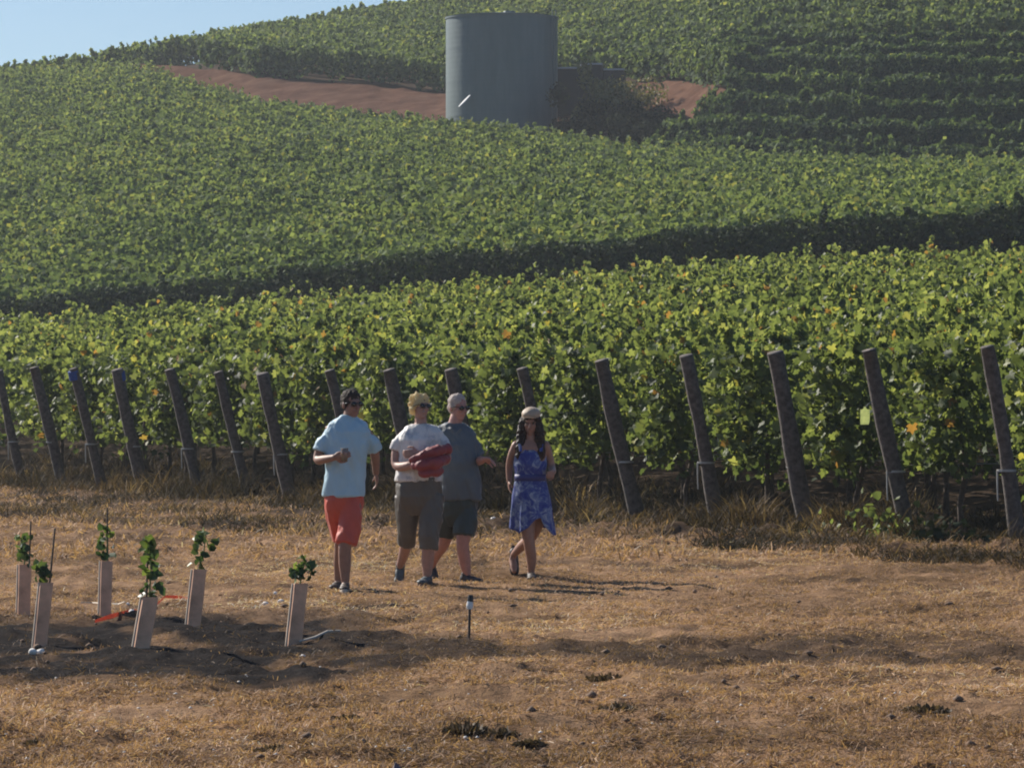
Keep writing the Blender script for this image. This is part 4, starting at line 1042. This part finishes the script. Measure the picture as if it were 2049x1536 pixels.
    for pts, rad in [([(826, 916, -.24), (850, 906, -.29), (876, 898, -.27), (896, 896, -.18)], [.028, .044, .046, .032]), ([(832, 928, -.27), (852, 926, -.31), (875, 922, -.29), (893, 915, -.2)], [.032, .050, .052, .036]), ([(846, 942, -.29), (862, 944, -.30), (882, 938, -.26)], [.026, .038, .032])]:
        limb(bm, [p(*q) for q in pts], rad)
    j = fuse('red_jacket', bm, rjm, None, .007, 2, .03); j.location = o; tag(j, 'red jacket bundled over the folded arms of the blonde woman', 'jacket')
def hairmat(name, c):
    m = simple(name, c, .5, .3, 90, .6, 300)
    t = m.node_tree; b = t.nodes['Principled BSDF']; tr = N(t, 'ShaderNodeBsdfTranslucent'); tr.inputs[0].default_value = (*c, 1)
    ms = N(t, 'ShaderNodeMixShader'); ms.inputs[0].default_value = .45; t.links.new(b.outputs[0], ms.inputs[1]); t.links.new(tr.outputs[0], ms.inputs[2]); t.links.new(ms.outputs[0], t.nodes['Material Output'].inputs['Surface'])
    return m
person2()

def person3():   # older man in slate shirt and dark shorts
    p = Fig((930, 1162), 35.9, 'grey haired man in slate shirt and dark shorts half hidden behind the blonde woman')
    skin = skinmat('ruddy_skin_c', (.42, .205, .165)); bm = bmesh.new(); Q = hrot(38, 4); hc = p(917, 808, 0)
    head(bm, hc, Q, 1.0); limb(bm, [hc+Vector((0, .02, -.05)), p(911, 838, .01), p(908, 858, .02)], [.058, .060, .075])
    ringloft(bm, [(p(915, 0).x, .01, p(0, 985).z, .15, .12), (p(912, 0).x, .0, p(0, 930).z, .16, .13), (p(908, 0).x, .01, p(0, 880).z, .17, .12), (p(908, 0).x, .015, p(0, 856).z, .16, .09), (p(908, 0).x, .02, p(0, 842).z, .08, .06)])
    w1 = p(968, 912, -.20); limb(bm, [p(941, 868, .01), p(951, 888, .035), p(954, 914, .03), p(962, 914, -.10), w1], [.043, .046, .042, .038, .029]); hand(bm, w1, (.75, -.6, -.05), (-.5, -.3, -.8), .7)
    w2 = p(866, 945, .12); limb(bm, [p(874, 868, .01), p(863, 895, .04), p(860, 920, .08), w2], [.043, .045, .040, .028]); hand(bm, w2, (0, -.2, -1), (1, 0, 0), .7)
    limb(bm, [p(930, 1000, 0), p(930, 1045, -.06), p(926, 1082, -.08), p(930, 1115, -.05), p(934, 1140, -.04)], [.09, .078, .056, .055, .038])
    limb(bm, [p(898, 1000, .02), p(893, 1045, .08), p(888, 1080, .14), p(872, 1105, .32), p(862, 1128, .44)], [.09, .078, .056, .050, .034])
    fuse('body', bm, skin, p.e, .006, 2)
    bm = bmesh.new()
    ringloft(bm, [(p(921, 0).x, .0, p(0, 992).z, .180, .15), (p(918, 0).x, -.01, p(0, 955).z, .185, .16), (p(913, 0).x, -.01, p(0, 920).z, .185, .155), (p(909, 0).x, .0, p(0, 885).z, .195, .14), (p(908, 0).x, .01, p(0, 864).z, .195, .12), (p(908, 0).x, .015, p(0, 850).z, .155, .09), (p(910, 0).x, .018, p(0, 840).z, .085, .07)], 32, 2.3)
    tubepath(bm, [p(930, 871, .01), p(940, 875, .015), p(949, 888, .03), p(954, 906, .04)], [.048, .058, .064, .067], 18); tubepath(bm, [p(886, 871, .01), p(876, 875, .01), p(867, 888, .02), p(862, 906, .05)], [.048, .058, .063, .066], 18)
    # collar
    tubepath(bm, [p(896, 846, -.03), p(904, 852, -.085), p(911, 862, -.10), p(920, 852, -.085), p(926, 844, -.02)], [.012, .016, .010, .016, .012], 8)
    fuse('shirt', bm, simple('slate_shirt', (.085, .105, .125), .9, .1, 8, .25, 250), p.e, .007, 2, .026)
    bm = bmesh.new()
    ringloft(bm, [(p(917, 0).x, .01, p(0, 1045).z, .09, .08), (p(918, 0).x, .01, p(0, 1025).z, .145, .115), (p(918, 0).x, .01, p(0, 1005).z, .163, .133), (p(918, 0).x, .01, p(0, 985).z, .165, .135)], 28)
    tubepath(bm, [p(932, 1005, 0), p(932, 1035, -.04), p(929, 1064, -.07)], [.10, .10, .094], 20); tubepath(bm, [p(900, 1005, .02), p(895, 1035, .06), p(890, 1064, .11)], [.10, .10, .094], 20)
    fuse('shorts', bm, simple('dark_green_shorts', (.03, .042, .04), .9, .12, 10, .2, 250), p.e, .007, 2, .026)
    haircap(hc, Q, p.e, hairmat('short_grey_hair', (.66, .60, .55)), 1.0, .985, .01)
    glasses(hc, Q, p.e)
    dk = simple('dark_shoe', (.045, .04, .042), .7, .2, 20, .2)
    shoe('shoe', p(934, 1138, -.04), (.75, -.65, 0), dk, p.e); shoe('shoe', p(862, 1128, .44), (.2, -.5, -.8), dk, p.e, toe=Vector((0, .9, -.5)))
person3()

def person4():   # woman in blue dress
    p = Fig((1062, 1155), 36.2, 'long haired woman in a tan cap and blue patterned dress walking on the right')
    skin = skinmat('tanned_skin_d', (.34, .18, .125)); bm = bmesh.new(); Q = hrot(-6, 8); hc = p(1062, 840, 0)
    head(bm, hc, Q, .93); limb(bm, [hc+Vector((0, .02, -.05)), p(1062, 868, .01), p(1062, 884, .02)], [.046, .047, .06])
    ringloft(bm, [(p(1060, 0).x, .01, p(0, 990).z, .15, .11), (p(1061, 0).x, .01, p(0, 948).z, .12, .09), (p(1062, 0).x, 0, p(0, 915).z, .135, .105), (p(1062, 0).x, .01, p(0, 888).z, .145, .085), (p(1062, 0).x, .02, p(0, 876).z, .08, .055)])
    w1 = p(1019, 958, .06); limb(bm, [p(1033, 887, .01), p(1024, 906, .03), p(1019, 930, .07), w1], [.044, .037, .033, .024]); hand(bm, w1, (.05, -.2, -1), (1, 0, 0), .7, .9)
    w2 = p(1106, 938, -.20); limb(bm, [p(1091, 887, .01), p(1099, 908, .03), p(1104, 930, .02), p(1106, 938, -.1), w2], [.044, .037, .034, .030, .024]); hand(bm, w2, (-.1, -.9, -.2), (-.9, .0, -.2), 1.0, .9)
    # standing leg and trailing leg
    limb(bm, [p(1046, 990, 0), p(1054, 1030, -.05), p(1058, 1075, -.08), p(1063, 1110, -.05), p(1063, 1140, -.03)], [.085, .076, .054, .048, .030])
    limb(bm, [p(1076, 990, .02), p(1076, 1030, .04), p(1064, 1068, .08), p(1044, 1090, .28), p(1028, 1108, .42)], [.085, .074, .052, .045, .030])
    foot(bm, p(1063, 1140, -.03), (.0, -1, 0), .21)
    a = p(1028, 1108, .42); tubepath(bm, [a, a+Vector((-.01, .01, -.05)), a+Vector((.0, -.03, -.11)), a+Vector((.005, -.07, -.16))], [.030, .034, .034, .02], 10)
    fuse('body', bm, skin, p.e, .006, 2)
    dm, t, b = newmat('blue_print_cloth'); tc = N(t, 'ShaderNodeTexCoord'); n = noisetex(t, 11, 5, .7, tc.outputs['Object']); n.inputs['Distortion'].default_value = 1.2
    r = ramp(t, n.outputs['Fac'], [(.36, (.03, .045, .30)), (.48, (.06, .09, .36)), (.56, (.20, .26, .46)), (.68, (.55, .60, .70))]); t.links.new(r.outputs[0], b.inputs['Base Color']); b.inputs['Roughness'].default_value = .75
    tr = N(t, 'ShaderNodeBsdfTranslucent'); t.links.new(r.outputs[0], tr.inputs[0]); ms = N(t, 'ShaderNodeMixShader'); ms.inputs[0].default_value = .25
    t.links.new(b.outputs[0], ms.inputs[1]); t.links.new(tr.outputs[0], ms.inputs[2]); t.links.new(ms.outputs[0], t.nodes['Material Output'].inputs['Surface'])
    # dress surface with its own hem line: angle x height sheet
    na = 96; nz = 46
    zt = p(0, 892).z
    def hem(a):   # a: 0 = viewer right, -90 = front
        c, s = math.cos(a), math.sin(a)
        xs = [-1, -.6, -.2, .15, .45, .75, 1]; hy = [1052, 1062, 1050, 1034, 1030, 1062, 1066]
        return float(np.interp(c, xs, hy)) if s < .3 else 1052
    prof_y = [892, 905, 925, 944, 955, 985, 1020, 1068]; prx = [.125, .142, .152, .138, .140, .168, .185, .205]; pry = [.085, .11, .12, .105, .105, .135, .15, .165]
    V = []
    for j in range(nz):
        for i in range(na):
            a = 2*math.pi*i/na; yb = hem(a); yy = 892+(yb-892)*j/(nz-1)
            if math.sin(a) < -.2 and j == 0: yy += 16*max(0, 1-abs(math.cos(a))*2.6)     # V neck
            rx = np.interp(yy, prof_y, prx); ry = np.interp(yy, prof_y, pry)
            fl = max(0, (yy-955)/110)
            w = 1+fl*(.07*math.sin(9*a+1.3)+.05*math.sin(5*a+.4+yy*.01)+.03*math.sin(15*a))+.012*math.sin(7*a+yy*.12)
            swing = fl*.02
            V.append((p(1061, 0).x+rx*w*math.cos(a)+swing, .005+ry*w*math.sin(a), p(0, yy).z))
    i = np.arange(nz-1)[:, None]*na; jj = np.arange(na)[None, :]; jn = (jj+1) % na
    q = np.stack([i+jj, i+na+jj, i+na+jn, i+jn], -1).reshape(-1, 4)
    V = np.array(V); cen = np.array([p(1061, 0).x, .005, 0]); V2 = V.copy(); V2[:, :2] = cen[:2]+(V2[:, :2]-cen[:2])*.972; nv = len(V)
    last = (nz-1)*na+np.arange(na); l2 = (nz-1)*na+(np.arange(na)+1) % na; f0 = np.arange(na); f1 = (np.arange(na)+1) % na
    q = np.concatenate([q, q[:, ::-1]+nv, np.stack([last, last+nv, l2+nv, l2], -1), np.stack([f1, f1+nv, f0+nv, f0], -1)]); V = np.concatenate([V, V2])
    me = npmesh('dress', V, quads=q, smooth=True); bm = bmesh.new(); bm.from_mesh(me); bpy.data.meshes.remove(me)
    d = bm_obj('dress', bm, dm, p.e, smooth=True)
    bm = bmesh.new()
    for s, x in ((-1, 1040), (1, 1084)):
        tubepath(bm, [p(x+s*-2, 898, -.10), p(x, 884, -.06), p(x+s*1, 877, .0), p(x, 884, .07), p(x, 894, .09)], [(.014, .006)]*5, 8)
    bm_obj('strap', bm, dm, p.e)
    bm = bmesh.new(); ringloft(bm, [(p(1061, 0).x, .005, p(0, 957).z, .146, .110), (p(1061, 0).x, .005, p(0, 950).z, .143, .108), (p(1061, 0).x, .005, p(0, 944).z, .143, .109)], 40, 2.0)
    bm_obj('waistband', bm, simple('navy_cloth', (.03, .04, .19), .8, .1, 10, .2), p.e, smooth=True)
    def ex(bm, h, k):
        for s in (-1, 1):
            limb(bm, [h(s*.060, .01, .03), h(s*.078, -.005, -.05), h(s*.092, -.04, -.16), h(s*.098, -.085, -.30), h(s*.080, -.115, -.42)], [.034, .038, .044, .042, .016])
            limb(bm, [h(s*.040, .05, .0), h(s*.065, .05, -.12), h(s*.08, .04, -.25), h(s*.07, .03, -.42)], [.045, .052, .052, .02])
    haircap(hc, Q, p.e, simple('long_dark_hair', (.035, .02, .014), .35, .3, 60, .5, 200), .93, 1.03, .02, extra=ex)
    # cap: crown and brim
    c = hc; h = lambda x, y, z: c+Q @ (Vector((x, y, z))*.93)
    bm = bmesh.new(); ell(bm, h(0, .022, .075), (.083, .10, .062), Q, 24); o = fuse('cap', bm, simple('brown_cap_cloth', (.42, .32, .22), .8, .12, 14, .3, 200), p.e, .006, 1, .006)
    bm = bmesh.new(); vs0 = []; vs1 = []
    for k in range(15):
        a = math.pi*(k/14); x = -math.cos(a)*.075; y = -.055-math.sin(a)*.085
        vs0.append(bm.verts.new(h(x*.95, -.06-math.sin(a)*.025, .062))); vs1.append(bm.verts.new(h(x, y, .052+.012*math.sin(a))))
    for k in range(14): bm.faces.new((vs0[k], vs1[k], vs1[k+1], vs0[k+1]))
    bmesh.ops.solidify(bm, geom=bm.faces[:], thickness=.004); bm_obj('brim', bm, o.data.materials[0], o)
    eyes(hc, Q, p.e, .93)
    dk = simple('dark_sandal', (.045, .03, .025), .6, .2, 20, .2)
    shoe('shoe', p(1063, 1134, -.03), (.05, -1, 0), dk, p.e, low=True); shoe('shoe', p(1028, 1108, .42), (.05, -.25, -.95), dk, p.e, toe=Vector((0, .95, -.3)), low=True)
person4()

# woven cloth and hair scatter light at grazing angles
for m in bpy.data.materials:
    if any(w in m.name for w in ('cotton', 'cloth', 'shirt', 'shorts', 'hair', 'skin', 'trainer')):
        b = m.node_tree.nodes.get('Principled BSDF')
        if b and 'hair' in m.name: b.inputs['Specular IOR Level'].default_value = .2; continue
        if b: b.inputs['Sheen Weight'].default_value = .2 if 'skin' in m.name else .5; b.inputs['Sheen Roughness'].default_value = .2; b.inputs['Specular IOR Level'].default_value = .5; b.inputs['Roughness'].default_value = .55; b.inputs['Sheen Tint'].default_value = (1, .97, .92, 1)
# ------------------------------------------------------------------ haze
HAZE = 0.0003
bm = bmesh.new(); bmesh.ops.create_cube(bm, size=1, matrix=Matrix.Translation((0, 420, 0)) @ Matrix.Diagonal((3400, 1060, 1, 1)))
for v in bm.verts: v.co.z = -60 if v.co.z < 0 else 85
hm = bpy.data.materials.new('haze_air'); hm.use_nodes = True; t = hm.node_tree; t.nodes.remove(t.nodes['Principled BSDF'])
pv = t.nodes.new('ShaderNodeVolumePrincipled'); pv.inputs['Color'].default_value = (.86, .92, 1, 1); pv.inputs['Density'].default_value = HAZE; pv.inputs['Anisotropy'].default_value = .45
t.links.new(pv.outputs[0], t.nodes['Material Output'].inputs['Volume'])
tag(bm_obj('haze', bm, hm), kind='stuff')
print('objects', len(bpy.data.objects))
